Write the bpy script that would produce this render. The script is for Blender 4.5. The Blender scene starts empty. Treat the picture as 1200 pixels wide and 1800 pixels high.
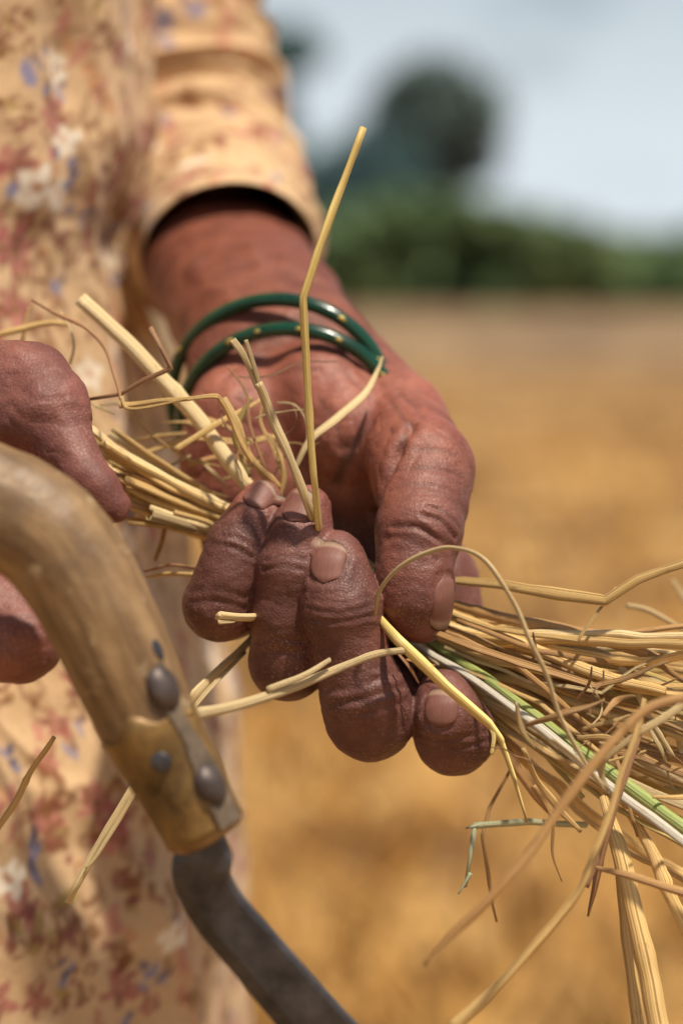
import bpy, math, random
import numpy as np
from mathutils import Vector

# ------------------------------------------------------------------ camera, sky, sun
S = bpy.context.scene
COL = S.collection
LENS, SENS = 85.0, 36.0
K = SENS / 1800.0 / LENS            # tangent per photograph pixel
D = 600.0                           # millimetres to the plane of focus
H = 1000.0                          # eye height in millimetres
HY = 508.0                          # row of the horizon in the photograph

cam = bpy.data.cameras.new('camera'); camo = bpy.data.objects.new('camera', cam); COL.objects.link(camo)
camo.location = (0, 0, H / 1000); camo.rotation_euler = (math.pi / 2, 0, 0)
cam.sensor_fit = 'VERTICAL'; cam.sensor_height = SENS; cam.sensor_width = 24.0
cam.lens = LENS; cam.shift_y = (HY - 900.0) / 1800.0
cam.clip_start = 0.05; cam.clip_end = 6000
cam.dof.use_dof = True; cam.dof.focus_distance = (D - 5) / 1000; cam.dof.aperture_fstop = 6.2
S.camera = camo

SUN = Vector((0.25, -0.33, 0.91)).normalized()
EXPOSURE = 0.18
world = bpy.data.worlds.new('World'); S.world = world; world.use_nodes = True
wn, wl = world.node_tree.nodes, world.node_tree.links
wn.clear()
sky = wn.new('ShaderNodeTexSky'); sky.sky_type = 'NISHITA'; sky.sun_disc = False
sky.sun_elevation = math.asin(SUN.z); sky.sun_rotation = math.atan2(SUN.x, SUN.y)
sky.air_density = 1.0; sky.dust_density = 2.0; sky.ozone_density = 1.0
bg = wn.new('ShaderNodeBackground'); bg.inputs[1].default_value = 0.062
wo = wn.new('ShaderNodeOutputWorld')
wtc = wn.new('ShaderNodeTexCoord'); wmp = wn.new('ShaderNodeMapping'); wmp.inputs['Scale'].default_value = (3.2, 3.2, 9)
wnz = wn.new('ShaderNodeTexNoise'); wnz.inputs['Scale'].default_value = 2.2; wnz.inputs['Detail'].default_value = 5
wrp = wn.new('ShaderNodeValToRGB'); wrp.color_ramp.elements[0].position = 0.10; wrp.color_ramp.elements[1].position = 0.44
wmx = wn.new('ShaderNodeMixRGB'); wmx.inputs[2].default_value = (10.2, 11.3, 12.1, 1)
wl.new(wtc.outputs['Generated'], wmp.inputs[0]); wl.new(wmp.outputs[0], wnz.inputs['Vector'])
wl.new(wnz.outputs[0], wrp.inputs[0]); wsx = wn.new('ShaderNodeSeparateXYZ'); wl.new(wtc.outputs['Generated'], wsx.inputs[0])
wel = wn.new('ShaderNodeMapRange'); wel.inputs[1].default_value = 0.06; wel.inputs[2].default_value = 0.26; wel.inputs[3].default_value = 1; wel.inputs[4].default_value = 0.12
wl.new(wsx.outputs[2], wel.inputs[0]); wmu = wn.new('ShaderNodeMath'); wmu.operation = 'MULTIPLY'
wl.new(wrp.outputs[0], wmu.inputs[0]); wl.new(wel.outputs[0], wmu.inputs[1]); wl.new(wmu.outputs[0], wmx.inputs[0]); wl.new(sky.outputs[0], wmx.inputs[1])
wl.new(wmx.outputs[0], bg.inputs[0]); wl.new(bg.outputs[0], wo.inputs[0])

sl = bpy.data.lights.new('sun', 'SUN'); sl.energy = 4.8; sl.angle = math.radians(2.5); sl.color = (1.0, 0.90, 0.75)
so = bpy.data.objects.new('sun', sl); COL.objects.link(so)
so.rotation_euler = SUN.to_track_quat('Z', 'Y').to_euler()

S.render.engine = 'CYCLES'
S.view_settings.view_transform = 'Standard'; S.view_settings.look = 'None'
S.view_settings.exposure = EXPOSURE; S.view_settings.gamma = 1
S.view_settings.use_curve_mapping = False
S.cycles.use_denoising = True
S.cycles.max_bounces = 6
S.render.film_transparent = False

rng = np.random.default_rng(7)
R = random.Random(11)

# ------------------------------------------------------------------ helpers
def P(px, py, d):
    """a point (mm) seen at photograph pixel px,py and d millimetres beyond the focus plane"""
    Y = D + d
    return np.array([(px - 600.0) * K * Y, Y, H + (HY - py) * K * Y])

def PP(pts):
    return np.array([P(*p[:3]) for p in pts])

def pix(v):
    v = np.asarray(v)
    return 600 + v[..., 0] / (K * v[..., 1]), HY - (v[..., 2] - H) / (K * v[..., 1])

def tag(o, label=None, cat=None, group=None, kind=None):
    if label: o['label'] = label
    if cat: o['category'] = cat
    if group: o['group'] = group
    if kind: o['kind'] = kind
    return o

def empty(name, loc, label=None, cat=None, group=None):
    o = bpy.data.objects.new(name, None); COL.objects.link(o); o.location = loc; o.empty_display_size = 0.02
    return tag(o, label, cat, group)

def make(name, verts, faces, mat, parent=None, smooth=True, uv=None, col=None, mm=True, origin=None):
    """one mesh object; verts in world millimetres (or metres)"""
    v = np.asarray(verts, float) * (0.001 if mm else 1.0)
    if parent is not None: org = np.array(parent.matrix_world.translation)
    else: org = np.array(origin if origin is not None else v.mean(0))
    me = bpy.data.meshes.new(name)
    if isinstance(faces, np.ndarray): faces = faces.tolist()
    me.from_pydata((v - org).tolist() if parent is None else (v - WORLD(parent)).tolist(), [], faces)
    if smooth: me.polygons.foreach_set('use_smooth', [True] * len(me.polygons))
    if uv is not None:
        l = me.uv_layers.new(name='UVMap'); li = np.zeros(len(me.loops), int); me.loops.foreach_get('vertex_index', li)
        l.data.foreach_set('uv', np.asarray(uv, float)[li].ravel())
    if col is not None:
        for nm, c in col.items():
            a = me.color_attributes.new(nm, 'FLOAT_COLOR', 'POINT')
            a.data.foreach_set('color', np.asarray(c, float).ravel())
    if mat: me.materials.append(mat)
    me.update()
    o = bpy.data.objects.new(name, me); COL.objects.link(o)
    if parent is None: o.location = org
    else: o.parent = parent
    return o

def WORLD(o):
    t = np.array(o.location)
    while o.parent is not None:
        o = o.parent; t = t + np.array(o.location)
    return t

def vnoise(p, seed=0):
    """smooth value noise -1..1 on points (n,3)"""
    p = np.asarray(p, float); i = np.floor(p).astype(np.int64); f = p - i; f = f * f * (3 - 2 * f)
    def hsh(a):
        n = (a[:, 0] * 374761393 + a[:, 1] * 668265263 + a[:, 2] * 2147483647 + seed * 1274126177) & 0xffffffff
        n = ((n ^ (n >> 13)) * 1274126177) & 0xffffffff
        n = ((n ^ (n >> 16)) * 2246822519) & 0xffffffff
        return (n & 0xffff) / 32767.5 - 1
    r = 0
    for dx in (0, 1):
        for dy in (0, 1):
            for dz in (0, 1):
                w = (f[:, 0] if dx else 1 - f[:, 0]) * (f[:, 1] if dy else 1 - f[:, 1]) * (f[:, 2] if dz else 1 - f[:, 2])
                r = r + w * hsh(i + np.array([dx, dy, dz]))
    return r

def smoothstep(a, b, x):
    t = np.clip((x - a) / (b - a), 0, 1); return t * t * (3 - 2 * t)

def fbm(p, seed=0, n=4):
    a, r = 1.0, 0
    for k in range(n):
        r = r + a * vnoise(p * 2 ** k + 17.3 * k, seed + k); a *= 0.5
    return r

def catmull(pts, n=8):
    pts = np.asarray(pts, float); q = np.vstack([2 * pts[0] - pts[1], pts, 2 * pts[-1] - pts[-2]]); out = []
    for i in range(1, len(q) - 2):
        a, b, c, d = q[i - 1], q[i], q[i + 1], q[i + 2]
        for t in np.linspace(0, 1, n, endpoint=False):
            out.append(0.5 * (2 * b + (c - a) * t + (2 * a - 5 * b + 4 * c - d) * t * t + (3 * b - a - 3 * c + d) * t ** 3))
    out.append(q[-2]); return np.array(out)

def frames(path, up=None):
    T = np.gradient(path, axis=0); T /= np.linalg.norm(T, axis=1)[:, None] + 1e-12
    n = np.array(up if up is not None else (0.0, -1.0, 0.0)); N = []
    for t in T:
        n = n - t * (n @ t)
        if np.linalg.norm(n) < 1e-6: n = np.cross(t, (0.3, 0.5, 0.8))
        n = n / np.linalg.norm(n); N.append(n)
    N = np.array(N); return T, N, np.cross(T, N)

def tube(path, ra, rb=None, seg=10, up=None, cap=True, twist=0.0):
    """verts, faces, uv of a swept ellipse: ra across, rb towards 'up'"""
    path = np.asarray(path, float); n = len(path)
    ra = np.broadcast_to(np.asarray(ra, float), (n,)); rb = ra if rb is None else np.broadcast_to(np.asarray(rb, float), (n,))
    T, N, B = frames(path, up)
    L = np.concatenate([[0], np.cumsum(np.linalg.norm(np.diff(path, axis=0), axis=1))])
    th = np.linspace(0, 2 * math.pi, seg, endpoint=False)
    V, UV = [], []
    for i in range(n):
        tw = twist * L[i]
        c, s = np.cos(th), np.sin(th)
        b = B[i] * math.cos(tw) + N[i] * math.sin(tw); nn = N[i] * math.cos(tw) - B[i] * math.sin(tw)
        V.append(path[i] + np.outer(c * ra[i], b) + np.outer(s * rb[i], nn))
        UV.append(np.stack([np.abs((th / math.pi) % 2 - 1), np.full(seg, L[i] / 1000)], 1))
    V = np.vstack(V); UV = np.vstack(UV); F = []
    for i in range(n - 1):
        for j in range(seg):
            k = (j + 1) % seg
            F.append((i * seg + j, i * seg + k, (i + 1) * seg + k, (i + 1) * seg + j))
    if cap:
        F.append(tuple(range(seg - 1, -1, -1))); F.append(tuple(range((n - 1) * seg, n * seg)))
    return V, F, UV

def join(parts):
    V, F, U, o = [], [], [], 0
    for v, f, u in parts:
        V.append(v); U.append(u); F += [tuple(int(i) + o for i in q) for q in f]; o += len(v)
    return np.vstack(V), F, np.vstack(U)

# ------------------------------------------------------------------ materials
def new_mat(name):
    m = bpy.data.materials.new(name); m.use_nodes = True
    return m, m.node_tree.nodes, m.node_tree.links, m.node_tree.nodes['Principled BSDF']

def noise_node(n, l, vec, scale, detail=4, rough=0.5):
    t = n.new('ShaderNodeTexNoise'); t.inputs['Scale'].default_value = scale
    t.inputs['Detail'].default_value = detail; t.inputs['Roughness'].default_value = rough
    if vec is not None: l.new(vec, t.inputs['Vector'])
    return t.outputs[0]

def ramp(n, l, fac, stops):
    r = n.new('ShaderNodeValToRGB'); e = r.color_ramp.elements
    while len(e) < len(stops): e.new(0.5)
    for k, (p, c) in enumerate(stops):
        e[k].position = p; e[k].color = (*c, 1) if len(c) == 3 else c
    l.new(fac, r.inputs[0]); return r.outputs[0]

def mix(n, l, fac, a, b, mode='MIX'):
    m = n.new('ShaderNodeMixRGB'); m.blend_type = mode
    for i, v in ((0, fac), (1, a), (2, b)):
        if hasattr(v, 'is_linked') or hasattr(v, 'links'): l.new(v, m.inputs[i])
        elif i == 0: m.inputs[0].default_value = v
        else: m.inputs[i].default_value = (*v, 1)
    return m.outputs[0]

def bump(n, l, h, strength, dist, bsdf, prev=None):
    b = n.new('ShaderNodeBump'); b.inputs['Strength'].default_value = strength; b.inputs['Distance'].default_value = dist
    l.new(h, b.inputs['Height'])
    if prev is not None: l.new(prev, b.inputs['Normal'])
    l.new(b.outputs[0], bsdf.inputs['Normal']); return b.outputs[0]

def obj_coord(n): return n.new('ShaderNodeTexCoord').outputs['Object']

def skin_mat():
    m, n, l, b = new_mat('weathered_skin')
    oc = obj_coord(n)
    at = n.new('ShaderNodeVertexColor'); at.layer_name = 'tone'
    big = noise_node(n, l, oc, 90, 5, 0.6)
    c = mix(n, l, ramp(n, l, big, [(0.35, (0, 0, 0)), (0.7, (1, 1, 1))]), at.outputs[0], mix(n, l, 1.0, at.outputs[0], (0.54, 0.46, 0.47), 'MULTIPLY'))
    fine = noise_node(n, l, oc, 900, 3, 0.6)
    c = mix(n, l, ramp(n, l, fine, [(0.42, (0, 0, 0)), (0.6, (0.35, 0.35, 0.35))]), c, mix(n, l, 1.0, c, (0.6, 0.52, 0.52), 'MULTIPLY'))
    dust = ramp(n, l, noise_node(n, l, oc, 2200, 2, 0.5), [(0.58, (0, 0, 0)), (0.72, (0.65, 0.65, 0.65))])
    patch = ramp(n, l, noise_node(n, l, oc, 60, 3), [(0.45, (0, 0, 0)), (0.65, (1, 1, 1))])
    dm = n.new('ShaderNodeMath'); dm.operation = 'MULTIPLY'; l.new(dust, dm.inputs[0]); l.new(patch, dm.inputs[1])
    c = mix(n, l, dm.outputs[0], c, (0.46, 0.33, 0.26))
    l.new(c, b.inputs['Base Color'])
    rg = n.new('ShaderNodeMapRange'); rg.inputs[3].default_value = 0.40; rg.inputs[4].default_value = 0.68
    l.new(big, rg.inputs[0]); l.new(rg.outputs[0], b.inputs['Roughness'])
    b.inputs['Specular IOR Level'].default_value = 0.45
    b.inputs['Subsurface Weight'].default_value = 0.12; b.inputs['Subsurface Scale'].default_value = 0.002
    b.inputs['Subsurface Radius'].default_value = (1.0, 0.35, 0.2)
    vo = n.new('ShaderNodeTexVoronoi'); vo.feature = 'DISTANCE_TO_EDGE'; vo.inputs['Scale'].default_value = 950
    wp = n.new('ShaderNodeMixRGB'); wp.blend_type = 'ADD'; wp.inputs[0].default_value = 0.0012
    nz = n.new('ShaderNodeTexNoise'); nz.inputs['Scale'].default_value = 400; l.new(oc, nz.inputs['Vector'])
    l.new(oc, wp.inputs[1]); l.new(nz.outputs['Color'], wp.inputs[2]); l.new(wp.outputs[0], vo.inputs['Vector'])
    vr = ramp(n, l, vo.outputs['Distance'], [(0.0, (0, 0, 0)), (0.2, (1, 1, 1))])
    p1 = bump(n, l, vr, 0.36, 0.00018, b)
    p2 = bump(n, l, noise_node(n, l, oc, 420, 5, 0.65), 0.28, 0.0003, b, p1)
    return m

def nail_mat():
    m, n, l, b = new_mat('worn_nail')
    uv = n.new('ShaderNodeTexCoord').outputs['UV']; sp = n.new('ShaderNodeSeparateXYZ'); l.new(uv, sp.inputs[0])
    c = ramp(n, l, sp.outputs[1], [(0.0, (0.10, 0.042, 0.032)), (0.10, (0.235, 0.105, 0.080)), (0.78, (0.20, 0.085, 0.065)), (0.86, (0.34, 0.22, 0.155)), (0.94, (0.28, 0.17, 0.11)), (1.0, (0.05, 0.024, 0.02))])
    mp = n.new('ShaderNodeMapping'); mp.inputs['Scale'].default_value = (14, 1.2, 1); l.new(uv, mp.inputs[0])
    st = noise_node(n, l, mp.outputs[0], 3, 4)
    c = mix(n, l, ramp(n, l, st, [(0.4, (0, 0, 0)), (0.7, (0.6, 0.6, 0.6))]), c, mix(n, l, 1.0, c, (0.62, 0.55, 0.52), 'MULTIPLY'))
    l.new(c, b.inputs['Base Color']); b.inputs['Roughness'].default_value = 0.5; b.inputs['Specular IOR Level'].default_value = 0.32
    bump(n, l, st, 0.35, 0.0003, b)
    return m

def cloth_mat():
    m, n, l, b = new_mat('printed_cotton')
    at = n.new('ShaderNodeVertexColor'); at.layer_name = 'print'
    oc = obj_coord(n)
    w = noise_node(n, l, oc, 500, 3)
    c = mix(n, l, ramp(n, l, w, [(0.35, (0, 0, 0)), (0.65, (0.5, 0.5, 0.5))]), at.outputs[0], mix(n, l, 1.0, at.outputs[0], (0.84, 0.8, 0.76), 'MULTIPLY'))
    l.new(c, b.inputs['Base Color']); b.inputs['Roughness'].default_value = 0.85
    b.inputs['Specular IOR Level'].default_value = 0.2; b.inputs['Sheen Weight'].default_value = 0.1
    p = bump(n, l, noise_node(n, l, oc, 1600, 2), 0.3, 0.0003, b)
    bump(n, l, noise_node(n, l, oc, 120, 4), 0.35, 0.002, b, p)
    return m

STRAW = {}
def straw_mat(kind):
    if kind in STRAW: return STRAW[kind]
    lo, hi, spot = {
        'gold':   ((0.54, 0.31, 0.095), (0.86, 0.60, 0.25), (0.20, 0.09, 0.03)),
        'pale':   ((0.58, 0.40, 0.18), (0.86, 0.68, 0.37), (0.20, 0.11, 0.05)),
        'yellow': ((0.46, 0.31, 0.085), (0.74, 0.57, 0.21), (0.22, 0.12, 0.03)),
        'brown':  ((0.32, 0.16, 0.055), (0.62, 0.37, 0.15), (0.08, 0.035, 0.02)),
        'russet': ((0.28, 0.13, 0.06), (0.55, 0.30, 0.15), (0.14, 0.06, 0.03)),
        'green':  ((0.20, 0.26, 0.05), (0.45, 0.50, 0.17), (0.48, 0.42, 0.16)),
        'mint':   ((0.45, 0.46, 0.25), (0.70, 0.72, 0.47), (0.40, 0.33, 0.16)),
        'white':  ((0.50, 0.44, 0.33), (0.74, 0.68, 0.56), (0.45, 0.33, 0.18)),
    }[kind]
    m, n, l, b = new_mat(kind + '_dry_straw')
    uv = n.new('ShaderNodeTexCoord').outputs['UV']
    oi = n.new('ShaderNodeObjectInfo')
    cb = n.new('ShaderNodeCombineXYZ'); ml = n.new('ShaderNodeMath'); ml.operation = 'MULTIPLY'; ml.inputs[1].default_value = 37
    l.new(oi.outputs['Random'], ml.inputs[0]); l.new(ml.outputs[0], cb.inputs[1]); l.new(ml.outputs[0], cb.inputs[0])
    ad = n.new('ShaderNodeVectorMath'); ad.operation = 'ADD'; l.new(uv, ad.inputs[0]); l.new(cb.outputs[0], ad.inputs[1])
    mp = n.new('ShaderNodeMapping'); mp.inputs['Scale'].default_value = (9, 12, 1); l.new(ad.outputs[0], mp.inputs[0])
    st = noise_node(n, l, mp.outputs[0], 1, 5, 0.6)
    c = ramp(n, l, st, [(0.34, lo), (0.60, hi)])
    mp2 = n.new('ShaderNodeMapping'); mp2.inputs['Scale'].default_value = (2, 90, 1); l.new(ad.outputs[0], mp2.inputs[0])
    sp = ramp(n, l, noise_node(n, l, mp2.outputs[0], 1, 4, 0.7), [(0.60, (0, 0, 0)), (0.76, (0.85, 0.85, 0.85))])
    c = mix(n, l, sp, c, spot)
    hv = n.new('ShaderNodeHueSaturation')
    mr = n.new('ShaderNodeMapRange'); mr.inputs[3].default_value = 0.78; mr.inputs[4].default_value = 1.28
    l.new(oi.outputs['Random'], mr.inputs[0]); l.new(mr.outputs[0], hv.inputs['Value']); l.new(c, hv.inputs['Color'])
    l.new(hv.outputs[0], b.inputs['Base Color'])
    b.inputs['Roughness'].default_value = 0.42; b.inputs['Specular IOR Level'].default_value = 0.4
    mp3 = n.new('ShaderNodeMapping'); mp3.inputs['Scale'].default_value = (16, 5, 1); l.new(ad.outputs[0], mp3.inputs[0])
    bump(n, l, noise_node(n, l, mp3.outputs[0], 1, 3), 1.0, 0.0007, b)
    STRAW[kind] = m; return m

def simple(name, col, rough=0.6, metal=0.0, var=0.3, scale=40, bmp=0.3, bd=0.001):
    m, n, l, b = new_mat(name); oc = obj_coord(n)
    f = noise_node(n, l, oc, scale, 6, 0.65)
    c = ramp(n, l, f, [(0.3, tuple(x * (1 - var) for x in col)), (0.7, tuple(min(1, x * (1 + var)) for x in col))])
    l.new(c, b.inputs['Base Color']); b.inputs['Roughness'].default_value = rough; b.inputs['Metallic'].default_value = metal
    bump(n, l, f, bmp, bd, b)
    return m

M_SKIN, M_NAIL, M_CLOTH = skin_mat(), nail_mat(), cloth_mat()

# ------------------------------------------------------------------ the setting: field, far hedge, trees
def field_mat():
    m, n, l, b = new_mat('harvested_field'); oc = obj_coord(n)
    f1 = noise_node(n, l, oc, 2.6, 6, 0.6); f2 = noise_node(n, l, oc, 0.35, 4, 0.55)
    c = ramp(n, l, f1, [(0.32, (0.15, 0.065, 0.02)), (0.45, (0.36, 0.20, 0.06)), (0.58, (0.51, 0.31, 0.10)), (0.72, (0.68, 0.46, 0.18))])
    c = mix(n, l, ramp(n, l, f2, [(0.50, (0, 0, 0)), (0.68, (0.6, 0.6, 0.6))]), c, (0.30, 0.16, 0.055))
    sp = n.new('ShaderNodeSeparateXYZ'); l.new(oc, sp.inputs[0])
    mr = n.new('ShaderNodeMapRange'); mr.inputs[1].default_value = 14; mr.inputs[2].default_value = 40; l.new(sp.outputs[1], mr.inputs[0])
    far = ramp(n, l, noise_node(n, l, oc, 0.3, 4), [(0.40, (0.15, 0.088, 0.045)), (0.58, (0.44, 0.295, 0.145))])
    c = mix(n, l, mr.outputs[0], c, far)
    f3 = noise_node(n, l, oc, 1.1, 2, 0.5)
    c = mix(n, l, ramp(n, l, f3, [(0.46, (0, 0, 0)), (0.57, (1, 1, 1))]), c, mix(n, l, 1.0, c, (0.34, 0.28, 0.22), 'MULTIPLY'))
    l.new(c, b.inputs['Base Color']); b.inputs['Roughness'].default_value = 0.9
    bump(n, l, f1, 0.6, 0.08, b)
    return m
field = make('field', [(-3000, -3000, 0), (3000, -3000, 0), (3000, 3000, 0), (-3000, 3000, 0)], [(0, 1, 2, 3)], field_mat(), mm=False, smooth=False, origin=(0, 0, 0))
tag(field, 'harvested golden field stretching to the far trees', 'field', kind='structure')

def stubble():
    V, F = [], []
    n = 9000
    for i in range(n):
        y = 2.8 + 26 * rng.random() ** 1.8; x = (rng.random() - 0.5) * (1.2 + 0.42 * y)
        a = rng.random() * 6.28; h = 0.04 + 0.10 * rng.random(); w = 0.006 + 0.010 * rng.random()
        lx, ly = (rng.random(2) - 0.5) * 0.34 * (1 if rng.random() < .6 else 0.2)
        o = len(V); dx, dy = math.cos(a) * w, math.sin(a) * w
        V += [(x - dx, y - dy, 0), (x + dx, y + dy, 0), (x + dx * .5 + lx, y + dy * .5 + ly, h), (x - dx * .5 + lx, y - dy * .5 + ly, h)]
        F.append((o, o + 1, o + 2, o + 3))
    m = simple('stubble_straw', (0.46, 0.25, 0.065), 0.8, var=0.5, scale=3, bmp=0)
    o = make('stubble', V, F, m, mm=False, smooth=False, origin=(0, 0, 0))
    tag(o, 'loose straw and stubble lying over the harvested field', 'stubble', kind='stuff')
stubble()

def leaf_cloud(blobs, n, size, seed):
    """leaf-sized quads scattered in ellipsoid clumps: blobs = (x,y,z,rx,ry,rz)"""
    g = np.random.default_rng(seed); V, F = [], []
    vol = np.array([b[3] * b[4] * b[5] for b in blobs]) ** 0.7; vol /= vol.sum()
    for bi, k in zip(blobs, (vol * n).astype(int)):
        u = g.normal(size=(k, 3)); u /= np.linalg.norm(u, axis=1)[:, None]
        r = 0.35 + 0.85 * g.random(k) ** 0.8
        c = np.array(bi[:3]) + u * r[:, None] * np.array(bi[3:])
        for p in c:
            a, bb = g.normal(size=(2, 3)); a /= np.linalg.norm(a); bb -= a * (a @ bb); bb /= np.linalg.norm(bb)
            s = size * (0.6 + 0.8 * g.random()); o = len(V)
            V += [p - a * s, p - bb * s * .5, p + a * s, p + bb * s * .5]; F.append((o, o + 1, o + 2, o + 3))
    return V, F

def leaf_mat(name, col):
    m, n, l, b = new_mat(name); oc = obj_coord(n)
    c = ramp(n, l, noise_node(n, l, oc, 0.5, 4), [(0.35, tuple(x * .6 for x in col)), (0.65, tuple(x * 1.5 for x in col))])
    l.new(c, b.inputs['Base Color']); b.inputs['Roughness'].default_value = 0.7; b.inputs['Specular IOR Level'].default_value = 0.2
    return m
M_BARK = simple('bark', (0.10, 0.075, 0.06), 0.9, scale=2)

def at(px, py, Ym):
    return np.array([(px - 600) * K * Ym, Ym, H / 1000 + (HY - py) * K * Ym])

def tree(name, label, Ym, base_px, lumps, mat, seed, n=2600, leaf=0.55):
    bx = at(base_px, HY, Ym); s = K * Ym
    root = empty(name, (bx[0], Ym, 0), label, 'tree', 'trees standing beyond the field')
    blobs = [(*at(px, py, Ym + dy), rx * s, 0.85 * rx * s, ry * s) for px, py, rx, ry, dy in lumps]
    V, F = leaf_cloud(blobs, n, leaf, seed)
    make('crown', V, F, mat, root, smooth=False, mm=False)
    top = np.mean([b[:3] for b in blobs], 0); parts = []
    path = catmull(np.array([[bx[0], Ym, 0], [bx[0] + .2, Ym, top[2] * .35], [(bx[0] + top[0]) / 2, Ym, top[2] * .7], top]), 6)
    parts.append(tube(path, np.linspace(.5, .14, len(path)), seg=9))
    for b in blobs:
        q = np.array([path[len(path) // 2], (path[len(path) // 2] + np.array(b[:3])) / 2 + (0, 0, .4), b[:3]])
        q = catmull(q, 5); parts.append(tube(q, np.linspace(.22, .05, len(q)), seg=7))
    v, f, u = join(parts); make('trunk', v, f, M_BARK, root, mm=False)

tree('broadleaf_tree', 'large dark round crowned tree standing highest beyond the field', 190, 745,
     [(770, 225, 92, 84, 0), (715, 195, 66, 56, 2), (820, 200, 66, 62, -2), (765, 145, 70, 46, 0), (745, 300, 84, 66, 3), (832, 282, 46, 40, 0), (684, 275, 48, 52, 0), (860, 225, 30, 34, 3), (690, 150, 26, 24, 1)], leaf_mat('hazed_dark_leaves', (0.12, 0.165, 0.145)), 3, 4200)  # leaf colour lightened and blued to paint in the distance haze
tree('broadleaf_tree', 'dark tree top showing beside the cream sleeve', 185, 480,
     [(506, 88, 60, 42, 0), (455, 95, 66, 50, 2), (430, 160, 70, 70, 0), (490, 190, 30, 60, 0), (450, 260, 70, 80, 0), (400, 330, 80, 90, 0)], leaf_mat('hazed_blue_green_leaves', (0.085, 0.16, 0.15)), 4, 3400)  # blue-green leaf tint includes painted haze
tree('broadleaf_tree', 'low spreading dark tree between the tall tree and the sleeve', 180, 610,
     [(600, 345, 80, 80, 0), (660, 315, 85, 90, 2), (640, 270, 50, 45, 0), (560, 330, 70, 60, 0), (560, 400, 60, 60, 0), (700, 370, 60, 70, 0), (630, 430, 80, 60, 0), (530, 310, 26, 70, 0)], leaf_mat('hazed_teal_leaves', (0.075, 0.14, 0.145)), 5, 3600)  # teal in the leaf colour stands for hazy air
tree('broadleaf_tree', 'dark low tree at the far right end of the green hedge', 176, 1190,
     [(1190, 465, 60, 42, 0), (1240, 450, 70, 50, 0), (1150, 480, 40, 30, 0)], leaf_mat('deep_leaves', (0.03, 0.07, 0.06)), 6, 1600)

def hedge():
    Ym = 122; s = K * Ym; blobs = []
    tops = [(-200, 380), (100, 360), (450, 380), (560, 385), (640, 350), (720, 330), (800, 325), (860, 335), (920, 360), (980, 380), (1040, 392), (1100, 402), (1160, 418), (1260, 430), (1400, 420)]
    for px in range(-1100, 2100, 36):
        t = -8 + np.interp(px, [a for a, _ in tops], [b for _, b in tops]) + R.uniform(-8, 10)
        for q in (0.1, 0.35, 0.6, 0.85):
            py = 543 + (t + 22 - 543) * q
            blobs.append((*at(px + R.uniform(-10, 10), py, Ym + R.uniform(-3, 3)), 30 * s, 2.4, 27 * s))
    V, F = leaf_cloud(blobs, 56000, 0.5, 9)
    m, n, l, b = new_mat('hedge_leaves'); oc = obj_coord(n)
    sp = n.new('ShaderNodeSeparateXYZ'); l.new(oc, sp.inputs[0])
    nz = noise_node(n, l, oc, 0.12, 4)
    c = ramp(n, l, nz, [(0.38, (0.11, 0.185, 0.085)), (0.55, (0.13, 0.20, 0.085)), (0.7, (0.165, 0.215, 0.085))])
    l.new(c, b.inputs['Base Color']); b.inputs['Roughness'].default_value = 0.75; b.inputs['Specular IOR Level'].default_value = 0.2
    o = make('hedge', V, F, m, mm=False, smooth=False, origin=(0, Ym, 0))
    tag(o, 'long band of green bushes along the far edge of the field', 'hedge', kind='stuff')
hedge()

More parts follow.
